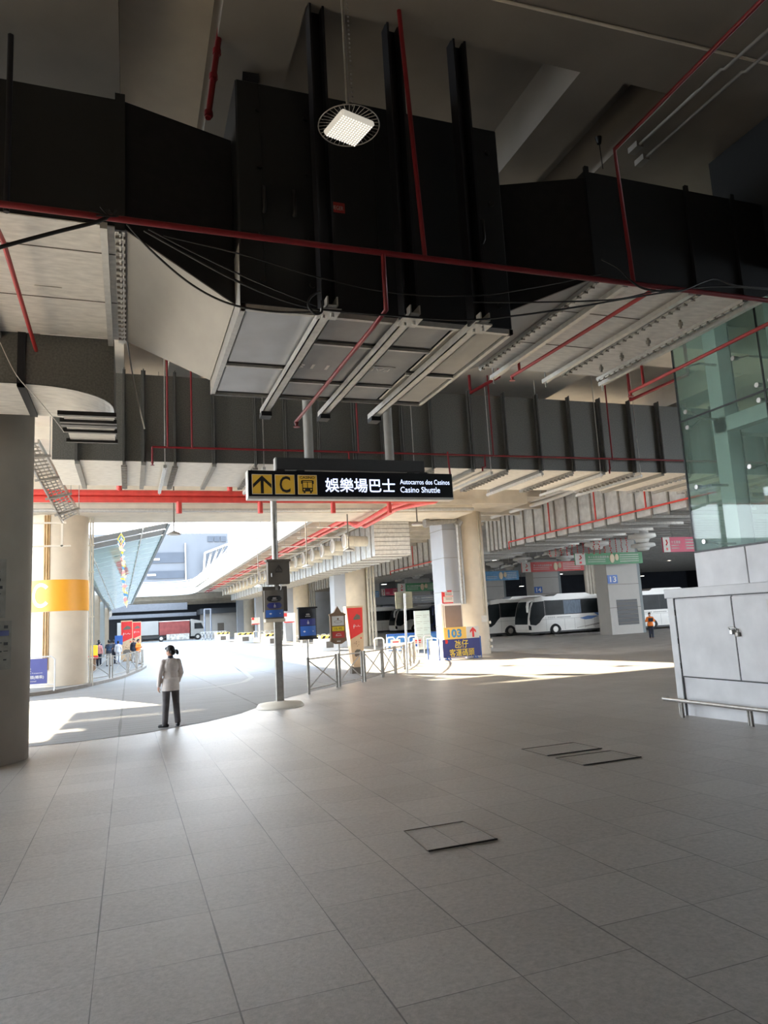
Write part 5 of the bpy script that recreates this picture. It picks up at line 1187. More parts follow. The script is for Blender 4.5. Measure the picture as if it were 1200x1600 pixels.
# ================================================================ coaches
def onG(u, v):
    d = ray(u, v); t = 0
    while t < 300:
        t += .05; p = CAM_LOC + d * t
        if p.z < fz(p.y): return p
    return p
def coach(label, x, y, L=12., H=3.5, body='buswhite', curtain=None, marks=True, window0=1.95, ac=True, rz=0., group='parked coaches', rear=False):
    zg = fz(y); t = thing('coach', label, 'coach', (x, y, zg), rz, group); k = H / 3.5; W_ = 2.5
    P = lambda pts: [(a, c * k) for a, c in pts]
    FN = lambda a, c, s: V((a, s, c))
    prof = P([(.12, .32), (.02, .6), (.0, 1.0), (.08, 1.6), (.32, 2.5), (.55, 3.0), (.95, 3.3), (1.6, 3.4), (L - .4, 3.4), (L - .08, 3.2), (L, 2.6), (L, .32)])
    b = MB(); b.prism(prof, FN, .04, W_ - .04); b.prism([(a + (.04 if a < L / 2 else -.04), c - (.04 if c > 1 else -.02)) for a, c in prof], FN, 0, W_); b.build('body', M[body], t, local=True)
    zt, zb_ = 2.98, 1.78
    ws = [window0 + (L - .35 - window0) * i / 5 for i in range(6)]
    for i in range(5):
        b = MB(); a0, a1 = ws[i] + .02, ws[i + 1] - .02
        b.prism(P([(a0, zb_), (a1, zb_), (a1, zt), (a0, zt)]), FN, -.012, .02); w = b.build('window', M['curtain' if curtain == i else 'busglass'], t, local=True)
    b = MB(); b.prism(P([(window0 - .1, zb_ - .06), (L - .3, zb_ - .06), (L - .3, zt + .06), (window0 - .1, zt + .06)]), FN, -.006, .015); b.build('window_band', M['black'], t, local=True)
    b = MB(); b.prism(P([(.22, .98), (.16, 1.5), (.42, 2.45), (.66, 2.92), (window0 - .12, 3.0), (window0 - .12, 1.72), (1.45, 1.4), (1.2, 1.12), (.8, .9)]), FN, -.012, .02); b.build('front_door_glass', M['busglass'], t, local=True)
    b = MB()
    wp = [(-.012, 1.02), (.065, 1.6), (.305, 2.5), (.535, 3.0)]
    for (a, c), (e, g_) in zip(wp, wp[1:]): b.add([(a - .012, .12, c * k), (e - .012, .12, g_ * k), (e - .012, W_ - .12, g_ * k), (a - .012, W_ - .12, c * k)], [(0, 1, 2, 3)])
    b.build('windscreen', M['busglass'], t, local=True)
    for xw in (2.85, L - 3.2):
        b = MB(); n = 20; b.prism([(xw + .62 * math.cos(PI * i / n), .36 + .62 * math.sin(PI * i / n)) for i in range(n + 1)], FN, -.008, .3); b.build('wheel_arch', M['black'], t, local=True)
        b = MB(); b.cyl((xw, -.03, .5), (xw, .3, .5), .5, n=24); wl = b.build('tyre', M['rubber'], t, local=True)
        b = MB(); b.cyl((xw, -.045, .5), (xw, -.02, .5), .27, n=18); b.cyl((xw, -.07, .5), (xw, -.045, .5), .12, n=12); b.build('hub', M['hub'], wl, local=True)
        b = MB(); b.cyl((xw, W_ - .3, .5), (xw, W_ - .02, .5), .5, n=20); b.build('tyre', M['rubber'], t, local=True)
    b = MB(); b.tube([(.75, -.02, 3.05 * k), (.35, -.25, 3.1 * k), (-.05, -.32, 2.95 * k), (-.15, -.3, 2.5 * k)], .13, 8); b.bbox(-.25, -.05, -.42, -.2, 2.05 * k, 2.6 * k, .05); b.build('mirror', M[body], t, local=True)
    if ac:
        b = MB(); b.prism(P([(3.2, 3.38), (3.6, 3.6), (6.8, 3.6), (7.3, 3.38)]), FN, .4, W_ - .4); b.build('roof_air_conditioner', M[body], t, local=True)
    b = MB(); b.box(.3, L - .2, .1, W_ - .1, .18, .4); b.build('underbody', M['black'], t, local=True)
    b = MB()
    for xx in (3.9, 5.0, 6.1, 7.2): b.box(xx, xx + .014, -.006, 0, .42, 1.35 * k)
    b.box(.3, L - .2, -.006, 0, 1.36 * k, 1.375 * k); b.box(1.9, 1.915, -.006, 0, .4, 1.6 * k); b.build('panel_gap', M['greybox'], t, local=True)
    if marks:
        b = MB(); b.prism(P([(5.6, 1.32), (6.2, 1.17), (6.9, 1.2), (7.7, 1.45), (6.5, 1.5)]), FN, -.012, -.004); b.prism(P([(7.2, 1.74), (7.6, 1.5), (8.6, 1.3), (9.4, 1.35), (9.0, 1.72)]), FN, -.012, -.004); b.prism(P([(4.6, 1.0), (5.6, 1.12), (7.0, 1.75), (6.8, 1.45), (5.7, 1.0)] if label.startswith('white coach at') else [(9.3, 1.3), (10.2, 1.42), (11.5, 1.95), (11.4, 1.7), (10.4, 1.3)]), FN, -.012, -.004); b.build('blue_marking', M['swoosh'], t, local=True)
        b = MB()
        for q in range(3): b.bar((5.2 + q * .9, -.008, .5 + q * .06), (8.6 + q * .3, -.008, .95 + q * .04), .008, .03)
        b.build('line_marking', M['greybox'], t, local=True)
        text('lettering', '旅遊客運', M['grey'], t, (2.1, -.006, 1.52 * k), EX, EZ, .16, .8, 'LEFT', 0, .004, True)
        b = MB()
        for q in range(14): b.box(3.1 + q * .11, 3.17 + q * .11, -.01, -.004, 1.46 * k, 1.55 * k)
        b.build('small_print', M['grey'], t, local=True)
    b = MB(); b.prism(P([(.02, .55), (.3, .5), (.3, .85), (.02, .95)]), FN, -.012, .0); b.build('headlamp', M['busglass'], t, local=True)
    return t
coach('white coach beside pillar 13, blue swooshes on its side and one curtained window', 34.4, 57.6, 12, 3.65, curtain=1)
coach('white coach nosing out behind the 103 column, its mirror arm hanging in front', 31.7, 61.2, 12, 3.65, marks=False)
coach('white coach at the far right behind the person in the orange jacket', 42.4, 54, 12, 3.65)
coach('white coach with curved windscreen behind the white barriers', 33.1, 89, 12, 3.4, marks=False, window0=2.3)
coach('white coach mostly hidden behind the cream column, left of the curved windscreen coach', 27.5, 92.5, 11, 3.4, marks=False)
coach('dark navy coach behind the pale green timetable board', 35.6, 82, 12, 3.6, body='busnavy', marks=False)

# ================================================================ yard pillars with bay numbers
def pillar(label, x0, x1, y, num, grille=False, numdx=0.):
    zg = fz(y); t = thing('yard_pillar', label, 'pillar', ((x0 + x1) / 2, y, zg), 0)
    b = MB(); b.bbox(x0, x1, y, y + 1.6, zg - .02, 7.4, .02); b.build('cladding', M['pillar'], t)
    b = MB(); b.box(x1 - .02, x1 + .35, y + .1, y + 1.7, zg - .02, 7.4); b.build('side_channel', M['shaftdark'], t)
    b = MB()
    for z in (1.45, 3.35, 5.1): b.box(x0 - .01, x1 + .01, y - .01, y, z, z + .04)
    b.build('panel_joint', M['greybox'], t)
    if num:
        b = MB(); b.box(x0 + .02, x0 + 1.0, y - .05, y, 3.45, 4.15); p = b.build('number_plate', M['royal'], t); text('lettering', num, M['whiteink'], p, (x0 + .55, y - .05, 3.8), EX, EZ, .48, .62, 'CENTER', .02)
    if grille:
        b = MB(); b.box(x0 + .7, x1 - .35, y - .02, y, .05, 2.1); g_ = b.build('vent_recess', M['black'], t)
        b = MB()
        for k in range(6): b.box(x0 + .7, x1 - .35, y - .03, y - .01, .2 + k * .34, .26 + k * .34)
        b.build('vent_slat', M['greybox'], g_)
    return t
pillar('grey clad pillar numbered 13 with a dark vent near its foot', 37.0, 40.1, 49, '13', True)
pillar('grey clad pillar numbered 14 rising behind the white coaches', 41.7, 44.9, 68, '14')
pillar('grey clad pillar under the blue banner, right behind the 103 column', 45.6, 48.6, 87, None)
pillar('grey clad pillar with blue plate behind the square sign back', 37.5, 41.5, 96, '15')
pillar('grey clad pillar with blue plate left of the square sign back', 31.0, 34.0, 97, '16')
b = MB()
for k in range(5): b.cyl((43.2 + k * .55, 60.5 + k * .3, .0), (43.2 + k * .55, 60.5 + k * .3, 7.4), .2, n=12)
tag(b.build('pipe_riser', M['concrete']), 'bundle of pale riser pipes behind the white coach, left of pillar 13', 'pipes')

def banner(label, u0, u1, v, y, h, m, text1=None, white=True, group=None):
    a, c = atY(u0, v, y), atY(u1, v, y); z1 = a.z; z0 = z1 - h; w = c.x - a.x
    t = thing('hanging_banner', label, 'banner', (a.x, y, z0), 0, group)
    b = MB(); b.box(a.x, c.x, y, y + .12, z0, z1); b.build('board', M[m], t)
    if white:
        ww = min(w * .2, h * 1.0); b = MB(); b.box(a.x, a.x + ww, y - .01, y + .0, z0, z1); p = b.build('emblem_panel', M['paper'], t)
        b = MB(); q = V((a.x + ww * .5, y - .02, z0 + h * .62)); b.tube([q + V((-.1 * ww, 0, -.15 * h)), q + V((.12 * ww, 0, .0)), q + V((-.02, 0, .2 * h))], .05 * h, 5); b.box(q.x - .1 * ww, q.x + .12 * ww, y - .02, y - .01, z0 + .12 * h, z0 + .3 * h); b.build('emblem', M['redink'], p)
        a = a + V((ww, 0, 0)); w -= ww
    if text1: text('lettering', text1, M['paper'], t, (a.x + w * .05, y - .005, z0 + h * .66), EX, EZ, h * .20, min(w * .36, h * 2.2), 'LEFT', .01)
    b = MB()
    for r_ in range(2):
        for k in range(12): b.box(a.x + w * (.05 + .025 * k), a.x + w * (.065 + .025 * k), y - .012, y, z0 + h * (.40 - r_ * .18), z0 + h * (.47 - r_ * .18))
    for r_ in range(4):
        for k in range(13): b.box(a.x + w * (.60 + .026 * k), a.x + w * (.617 + .026 * k), y - .012, y, z0 + h * (.76 - r_ * .19), z0 + h * (.85 - r_ * .19))
    b.build('print', M['paper'], t)
    if w > 4:
        b = MB(); q = V((a.x + w * .46, y - .02, z0 + h * .5)); b.ell(q, (.26 * h, .02, .4 * h), 10, 7); b.ell(q + V((.5 * h, 0, .1 * h)), (.2 * h, .02, .3 * h), 10, 7); b.build('picture', M['cream'], t)
    b = MB()
    for xx in (a.x + .3, c.x - .4): b.cyl((xx, y + .06, z1), (xx, y + .06, 7.4), .02, n=6)
    b.build('hanger', M['grey'], t)
    return t
banner('green hanging banner with white end panel above pillar 13', 898, 1003, 865, 47.5, .92, 'bannergreen', '第十五屆全國運動會')
banner('long red hanging banner with white end panel above pillar 14', 815, 912, 879, 58, .92, 'bannerred', '第十五屆全國運動會')
banner('blue hanging banner right of the 103 column', 758, 810, 893, 68, 1.0, 'cyanblue', None, False)
banner('crimson hanging banner with white end panel beside the glass shaft', 1035, 1086, 839.5, 40, 1.05, 'bannerpink', '十五運會')
banner('green hanging banner between the cream column and the 103 column', 621, 690, 912, 76, .95, 'bannergreen', '第十五屆全國運動會')
banner('small red hanging banner left of the green one', 596, 622, 920, 88, .9, 'bannerpink', None)
banner('small blue hanging banner at the left end of the yard banners', 578, 592, 924, 95, 1.2, 'cyanblue', None, False)
t = thing('overhead_sign', 'dark overhead sign strip with white lettering and three red squares', 'sign', tuple(atY(630, 940, 78)))
a, c = atY(636, 931, 78), atY(693, 926, 78); b = MB(); b.box(a.x - 4.2, c.x, 78, 78.2, a.z - .9, a.z); b.build('board', M['signblack'], t)
text('lettering', '旅遊巴士', M['whiteink'], t, (a.x + .1, 77.99, a.z - .42), EX, EZ, .42, 1.55, 'LEFT')
b = MB()
for k in range(2): b.box(a.x + 1.75, a.x + 3.3, 77.98, 78, a.z - .35 - k * .3, a.z - .25 - k * .3)
b.build('print', M['whiteink'], t)
for k in range(3):
    b = MB(); b.box(a.x + 3.5 + k * .62, a.x + 4.0 + k * .62, 77.98, 78, a.z - .62, a.z - .15); b.build('red_square', M['redink'], t)
# strings of small red decorations over the yard
b = MB(); random.seed(3)
for k in range(15):
    u0 = 858 + k * 8.6; p = atY(u0, 847 - k * .4, 47.0 + random.uniform(-3, 1))
    for j in range(7): b.ell(p + V((random.uniform(-.06, .06), 0, -.17 * j)), (.045, .045, .06), 6, 4)
    b.tube([p + V((0, 0, .9)), p - V((0, 0, 1.1))], .008, 4)
tag(b.build('red_garland', M['redink']), 'strings of small red ornaments hanging in front of the green and red banners', 'garland', kind='stuff')

# ================================================================ white and blue barriers by the yard
def hoop(label, x0, x1, y, h=1.08, group=None, r=.045, mid=True):
    zg = fz(y); t = thing('tube_barrier', label, 'barrier', (x0, y, zg), 0, group)
    b = MB(); b.tube([(x0, y, zg), (x0, y, zg + h - .1), (x0 + .1, y, zg + h), (x1 - .1, y, zg + h), (x1, y, zg + h - .1), (x1, y, zg)], r, 8); b.build('hoop', M['white'], t)
    if mid: b = MB(); b.tube([(x0, y, zg + h * .35), (x1, y, zg + h * .35)], r * .8, 6); b.build('rail', M['white'], t)
    return t
for k, (x0, x1, y) in enumerate(((14.35, 14.95, 42.4), (15.1, 15.6, 42.2), (15.7, 16.25, 42), (16.4, 17.0, 41.8), (17.15, 17.7, 41.2), (17.85, 18.5, 40.6))):
    hoop('white hooped tube barrier in the row left of the 103 column', x0, x1, y, 1.15, 'white hooped barriers left of the 103 column')
t = thing('covered_barrier', 'blue plastic covered barrier behind the white hoops left of the 103 column', 'barrier', (17, 46.5, fz(46)))
b = MB(); z = fz(46); b.bbox(16.6, 21.0, 46.4, 46.5, z + .1, z + 1.15, .03); b.build('plastic_sheet', M['plastic_blue'], t)
b = MB(); b.tube([(16.6, 46.45, z), (16.6, 46.45, z + 1.2), (21, 46.45, z + 1.2), (21, 46.45, z)], .06, 6); b.build('frame', M['royal'], t)
for k in range(2):
    x = (15.25, 16.75)[k]; t = thing('barrier_notice', ('white notice with red print on the left hoop barriers', 'white notice with a blue patch on the hoop barriers')[k], 'notice', (x, 42, .0))
    b = MB(); b.box(x - .02, x + .62, 41.9, 41.93, -.25, .32); b.build('board', M['paper'], t)
    b = MB(); b.box(x + .1, x + .5, 41.885, 41.9, .12, .2); b.box(x + .1, x + .5, 41.885, 41.9, .02, .06); b.build('print', M['redink'], t)
    if k: b = MB(); b.box(x + .05, x + .35, 41.885, 41.9, -.2, -.05); b.build('blue_patch', M['royal'], t)
b = MB(); b.tube([(14.2, 40.2, .08), (16.0, 40.0, .08)], .09, 8); b.tube([(14.4, 40.2, .05), (14.4, 40.2, fz(40))], .05, 6); b.tube([(15.8, 40, .05), (15.8, 40, fz(40))], .05, 6); tag(b.build('padded_rail', M['white']), 'low white padded rail in front of the hoop barriers', 'rail')
for k in range(9):
    hoop('white hooped barrier in the far row behind the stop sign post', 14.6 + k * .62, 15.1 + k * .62, 66, 1.1, 'far white hooped barriers', .04)
for k in range(7):
    hoop('white hooped barrier by the farthest columns', 15.0 + k * .7, 15.55 + k * .7, 92, 1.2, 'farthest white hooped barriers', .05)
# concrete kerb blocks with hazard striping
for i, (u, v, w, lab) in enumerate(((516, 1017, 1.5, 'white concrete block with striped top under the lantern sign'), (427, 1009, 1.6, 'white concrete block with striped top behind the sign pole'), (384, 1005, 1.9, 'white concrete block with striped top left of the sign pole'), (349, 1003, 1.7, 'farthest white concrete block, right of the lorry cab'))):
    p = onG(u, v); t = thing('traffic_block', lab, 'block', tuple(p))
    x0, x1 = p.x - w / 2, p.x + w / 2; z = p.z
    b = MB(); b.bbox(x0, x1, p.y, p.y + 2.4, z - .02, z + 1.0, .03); b.build('body', M['white'], t)
    b = MB(); b.box(x0 + w * .3, x1 - w * .3, p.y - .02, p.y, z + .25, z + .75); b.build('recess', M['greybox'], t)
    b = MB(); b.box(x0, x1, p.y - .01, p.y + 2.4, z + 1.0, z + 1.22); h_ = b.build('striped_top', M['stripey'], t)
    b = MB()
    for k in range(3): q = x0 + .1 + k * w * .33; b.prism([(q, z + 1.0), (q + w * .14, z + 1.0), (q + w * .24, z + 1.22), (q + w * .1, z + 1.22)], lambda a, c, s: V((a, s, c)), p.y - .02, p.y - .01)
    b.build('black_stripe', M['blackink'], h_)
for i, (u, v, y, lab) in enumerate(((451, 965, 62, 'white notice with red corner behind the sign pole'), (399, 970, 88, 'white notice with red corner left of the sign pole'))):
    c = atY(u, v, y); t = thing('post_notice', lab, 'notice', (c.x, y, fz(y)))
    b = MB(); b.cyl((c.x + .5, y + .05, fz(y)), (c.x + .5, y + .05, c.z + .4), .12, n=10); b.build('post', M['white'], t)
    b = MB(); b.box(c.x - .45, c.x + .5, y - .05, y, c.z - .4, c.z + .4); b.build('board', M['paper'], t)
    b = MB(); b.box(c.x - .45, c.x - .15, y - .07, y - .05, c.z + .1, c.z + .4); b.box(c.x - .45, c.x + .5, y - .07, y - .05, c.z - .44, c.z - .34); b.build('red_edge', M['redink'], t)
t = thing('lattice_barrier', 'white lattice barrier beside the lorry cab in the distance', 'barrier', (10.2, 104, fz(104)))
p = onG(306, 1003); q = onG(338, 1003); b = MB(); z = p.z; y = 108
for k in range(8): 
    x = 9.9 + k * .46; b.bar((x, y, z), (x + .4, y, z + 1.25), .05, .06); b.bar((x + .4, y, z), (x, y, z + 1.25), .05, .06)
b.bar((9.9, y, z + 1.25), (13.6, y, z + 1.25), .06, .08); b.bar((9.9, y, z + .05), (13.6, y, z + .05), .06, .08); b.build('lattice', M['white'], t)
b = MB()
for x in (10.5, 11.4): b.cyl((x, y + .2, z), (x, y + .2, 4.4), .12, n=8)
b.bar((10.5, y + .2, 4.4), (11.4, y + .2, 4.4), .2, .2); b.build('post', mat('pale_blue_steel', (.20, .23, .29), .5, var=.05), t)
# distant wall and gate house
t = thing('gate_house', 'grey flat roofed gate house with two doors beyond the row of columns', 'building', (16, 118, 0))
b = MB(); b.box(12.3, 30, 128, 135, -.2, 4.1); b.build('wall', M['pillar'], t)
for x in (14.6, 19.4, 24.0):
    b = MB(); b.box(x, x + 1.1, 127.95, 128, -.1, 2.4); b.build('door', M['greybox'], t)
b = MB(); b.box(11.8, 30.5, 127.4, 135.5, 4.1, 5.0); b.build('roof', M['haze'], t)
b = MB(); b.box(20, 21.6, 127.3, 127.4, 4.3, 5.2); b.build('white_sign', M['whiteink'], t)
b = MB(); b.box(-20, 9.5, 127.5, 128.2, 5.0, 6.2); b.box(-20, 11, 127.6, 128.2, 3.9, 4.5); tag(b.build('height_gantry', M['gantry']), 'pale horizontal gantry beams across the road above the lorry', 'gantry')

# ================================================================ lorry
t = thing('lorry', 'parked lorry with grey box, red tarpaulin load and pale cab facing right', 'lorry', (4, 118, fz(118)))
a, c, e = atY(183, 973.5, 118), atY(247.5, 972.5, 118), atY(296.5, 971, 118); z0 = fz(118)
b = MB(); b.bbox(a.x, c.x, 118, 120.5, z0 + 1.1, a.z, .03); b.build('grey_box', M['lorrybox'], t)
b = MB(); b.bbox(c.x + .1, e.x, 118, 120.5, z0 + .95, e.z + .2, .08); tp = b.build('red_tarpaulin', M['tarp'], t)
b = MB(); b.box(c.x + .1, e.x, 117.98, 120.5, e.z + .15, e.z + .26); b.build('light_hem', M['paper'], tp)
b = MB(); b.box(a.x, e.x + 2.6, 118.3, 120.2, z0 + .55, z0 + 1.1); b.build('chassis', M['black'], t)
b = MB(); b.box(c.x + 1.2, e.x - .1, 117.9, 118.2, z0 + .2, z0 + 1.1); b.build('side_skirt', mat('silver_sheet', (.42, .42, .40), .35, .5, var=.5, scale=2.5), t)
b = MB(); X_ = e.x + .15; b.prism([(X_, z0 + .6), (X_ + 2.25, z0 + .6), (X_ + 2.3, z0 + 1.7), (X_ + 1.85, z0 + 2.9), (X_ + .2, z0 + 3.3), (X_, z0 + 3.2)], lambda q, r_, s: V((q, s, r_)), 118.0, 120.3); cbm = b.build('cab', M['lorrycab'], t)
b = MB(); b.prism([(X_ + .55, z0 + 1.75), (X_ + 1.95, z0 + 1.75), (X_ + 1.62, z0 + 2.65), (X_ + .55, z0 + 2.65)], lambda q, r_, s: V((q, s, r_)), 117.96, 118.02); b.build('cab_window', M['busglass'], cbm)
for xw in (a.x + 2.0, a.x + 3.2, c.x + .4, e.x + 1.2):
    b = MB(); b.cyl((xw, 117.95, z0 + .5), (xw, 118.4, z0 + .5), .5, n=18); w = b.build('tyre', M['rubber'], t)
    b = MB(); b.cyl((xw, 117.92, z0 + .5), (xw, 117.96, z0 + .5), .25, n=12); b.build('hub', M['hub'], w)

# ================================================================ far building
t = thing('multi_storey_building', 'haze tinted multi storey building with open decks beyond the slot', 'building', (17, 230, 0))
S_ = 230 / 300
b = MB(); b.box(-14, 39.2 * S_, 230, 260, -.2, 41 * S_); b.build('wall', M['haze'], t)
def fw(nm, u0, v0, u1, v1, m, d=-.3):
    a, c = atY(u0, v0, 230), atY(u1, v1, 230); b = MB(); b.box(a.x, c.x, 230 + d, 230.1, c.z, a.z); return b.build(nm, M[m], t)
for (u0, v0, u1, v1) in ((236, 864, 288, 879), (230, 893, 288, 903)):
    w = fw('deck_opening', u0, v0, u1, v1, 'hazedark'); a, c = atY(u0, (v0 * .45 + v1 * .55), 229.6), atY(u1, v1, 229.6); b = MB(); b.box(a.x, a.x + 2.5, 229.5, 229.6, c.z + .9, c.z + 1.5); b.build('strip_light', M['parapet'], w)
for k in range(3): fw('window', 324.5 + k * 10, 838, 333 + k * 10, 846.5, 'hazedark')
fw('rib', 288.5, 849, 291, 906, 'parapet', -.8)
b = MB(); a, c, e = atY(318, 905, 228), atY(320, 864, 228), atY(362, 848, 228)
b.bar(a, c, .6, .6); b.bar(c, e, .6, .6); f_ = atY(342, 880, 228)
for k in range(4): p, q = c.lerp(e, k / 4), a.lerp(f_, k / 4); b.bar(p, q, .35, .35); b.bar(q, c.lerp(e, (k + 1) / 4), .35, .35)
b.build('truss', M['parapet'], t)

# ================================================================ glass canopy and facade on the left
t = thing('glass_canopy', 'pale green glass canopy sloping over the left pavement', 'canopy', (-1, 42, 7))
A0, A1 = V((2.2, 42, 7.72)), V((.30, 80, 4.62)); B0, B1 = V((-3.3, 42, 6.6)), V((-1.75, 80, 4.0))
NP = 22
for k in range(NP):
    t0, t1 = k / NP, (k + (.925 if k > 1 else .84)) / NP
    b = MB(); b.sheet(B0.lerp(B1, t0), A0.lerp(A1, t0), A0.lerp(A1, t1), B0.lerp(B1, t1), .03)
    b.build('grey_louvre' if k < 2 else 'glass_panel', M['grey'] if k < 2 else M['canopy'], t)
b = MB(); b.bar(A0, A1, .16, .16); b.bar(B0, B1, .2, .2); b.build('edge_beam', M['facade'], t)
for f in (.2, .74):
    b = MB(); n_ = V((0, 0, -.06)); b.bar(B0.lerp(A0, f) + n_, B1.lerp(A1, f) + n_, .06, .05); b.build('white_rail', M['whiteink'], t)
for k, y in enumerate((44, 49.5, 55, 60.5, 66, 71.5, 77)):
    q = (y - 42) / 38; top = B0.lerp(B1, q).z; x = B0.lerp(B1, q).x
    b = MB(); b.box(x - .45, x - .05, y, y + .5, fz(y) + .1, top); b.box(x - .3, x + .0, y + .5, y + .62, fz(y) + .1, top); b.build('canopy_post', M['facade'] if k % 2 else M['facade_warm'], t)
t = thing('terminal_facade', 'pale glazed facade with vertical posts behind the left pavement', 'facade', (-4.5, 60, 0))
b = MB(); b.box(-30, -4.2, 45, 100, fz(60), 6.6); b.box(-9, -6, 50, 128, 0, 16); b.build('wall', M['facade'], t)  # the tall unseen block is added to keep sun off the road
b = MB()
for k in range(26): y = 45.5 + k * 2.1; b.box(-4.22, -4.0, y, y + .25, fz(y), 6.5)
b.build('mullion', M['facade_warm'], t)
b = MB(); b.ell((-1.9, 78.5, 3.6), (.3, .3, .4), 10, 7); tag(b.build('camera_dome', M['white']), 'white dome camera under the far end of the glass canopy', 'camera')
b = MB()
for (y0, y1) in ((36.6, 38.6), (39.05, 41.1), (41.5, 43.2), (43.5, 46.0)): b.box(-10.5, .9 if y1 < 45 else 2.2, y0, y1, 9.45, 9.55)
struct('ceiling_shade_slab', b, M['concrete'])  # unseen slotted slab added to shade the ground and leave sun stripes
# hanging garland of coloured paper shapes
t = thing('paper_garland', 'long garland of coloured paper shapes hanging under the glass canopy', 'garland', tuple(atY(188, 842, 41)))
top = atY(188, 828, 41); bot = atY(198, 950, 41)
b = MB(); b.tube([top + V((0, 0, .6)), top.lerp(bot, .5), bot], .012, 5); b.build('cord', M['white'], t)
pcs = [M['signyellow'], M['cyanblue'], M['whiteink'], M['pinkcloth'], M['pcol'], M['cream']]
random.seed(5)
for k in range(30):
    f = .12 + k / 30 * .86; c = top.lerp(bot, f); s = .30 if k < 3 else random.uniform(.10, .17); c = c + V((random.uniform(-.06, .06) if k > 3 else 0, random.uniform(-.05, .05), 0))
    b = MB()
    if k < 4: # open diamond
        P4 = [c + V((s * .55, 0, 0)), c + V((0, 0, s)), c - V((s * .55, 0, 0)), c - V((0, 0, s))]
        b.tube(P4, .035, 4, True)
    else:
        a_ = random.uniform(0, PI); b.prism([(s * math.cos(a_ + q * PI / 2) * (1 if q % 2 else .6), s * math.sin(a_ + q * PI / 2) * (1 if q % 2 else .6)) for q in range(4)], lambda a, d, s_: V((c.x + a, c.y + s_, c.z + d)), -.02, .02)
    b.build('paper_shape', pcs[k % 6], t)

# ================================================================ people
def cap(b, p, q, r0, r1, n=12):
    p, q = V(p), V(q); b.cyl(p, q, r0, r1, n); b.ell(p, (r0,) * 3, n, 8); b.ell(q, (r1,) * 3, n, 8)
def remesh(b, name, m, parent, voxel, smooth=4):
    o = b.build(name, m, parent, local=True)
    md = o.modifiers.new('r', 'REMESH'); md.mode = 'VOXEL'; md.voxel_size = voxel; md.use_smooth_shade = True
    ms = o.modifiers.new('s', 'SMOOTH'); ms.iterations = smooth; ms.factor = .5
    dg = bpy.context.evaluated_depsgraph_get(); dg.update()
    me = D.meshes.new_from_object(o.evaluated_get(dg)); o.modifiers.clear(); old = o.data; o.data = me; D.meshes.remove(old)
    me.materials.clear(); me.materials.append(m)
    for p in me.polygons: p.use_smooth = True
    return o
def hand(b, wrist, d, side, palm_n, s):
    """palm and five bent fingers; d = direction of the forearm, palm_n = palm facing direction"""
    wrist, d, pn = V(wrist), V(d).normalized(), V(palm_n).normalized(); x = d.cross(pn).normalized()
    cap(b, wrist, wrist + d * .045 * s, .022 * s, .024 * s, 8)
    for k in (-1, 0, 1): cap(b, wrist + d * .03 * s + x * k * .014 * s, wrist + d * .085 * s + x * k * .02 * s, .016 * s, .0135 * s, 8)
    for k, L in zip((-1.5, -.5, .5, 1.5), (.062, .074, .07, .055)):
        a = wrist + d * .088 * s + x * k * .0165 * s; e = a + (d * .85 + pn * .5) * L * .55 * s; f = e + (d * .45 + pn * .9) * L * .5 * s
        cap(b, a, e, .0092 * s, .0086 * s, 8); cap(b, e, f, .0086 * s, .0078 * s, 8)
    a = wrist + d * .03 * s - x * .028 * s * side; e = a + (d * .6 - x * .6 * side + pn * .3).normalized() * .038 * s; f = e + (d * .9 + pn * .35).normalized() * .03 * s
    cap(b, a, e, .012 * s, .010 * s, 8); cap(b, e, f, .010 * s, .0085 * s, 8)
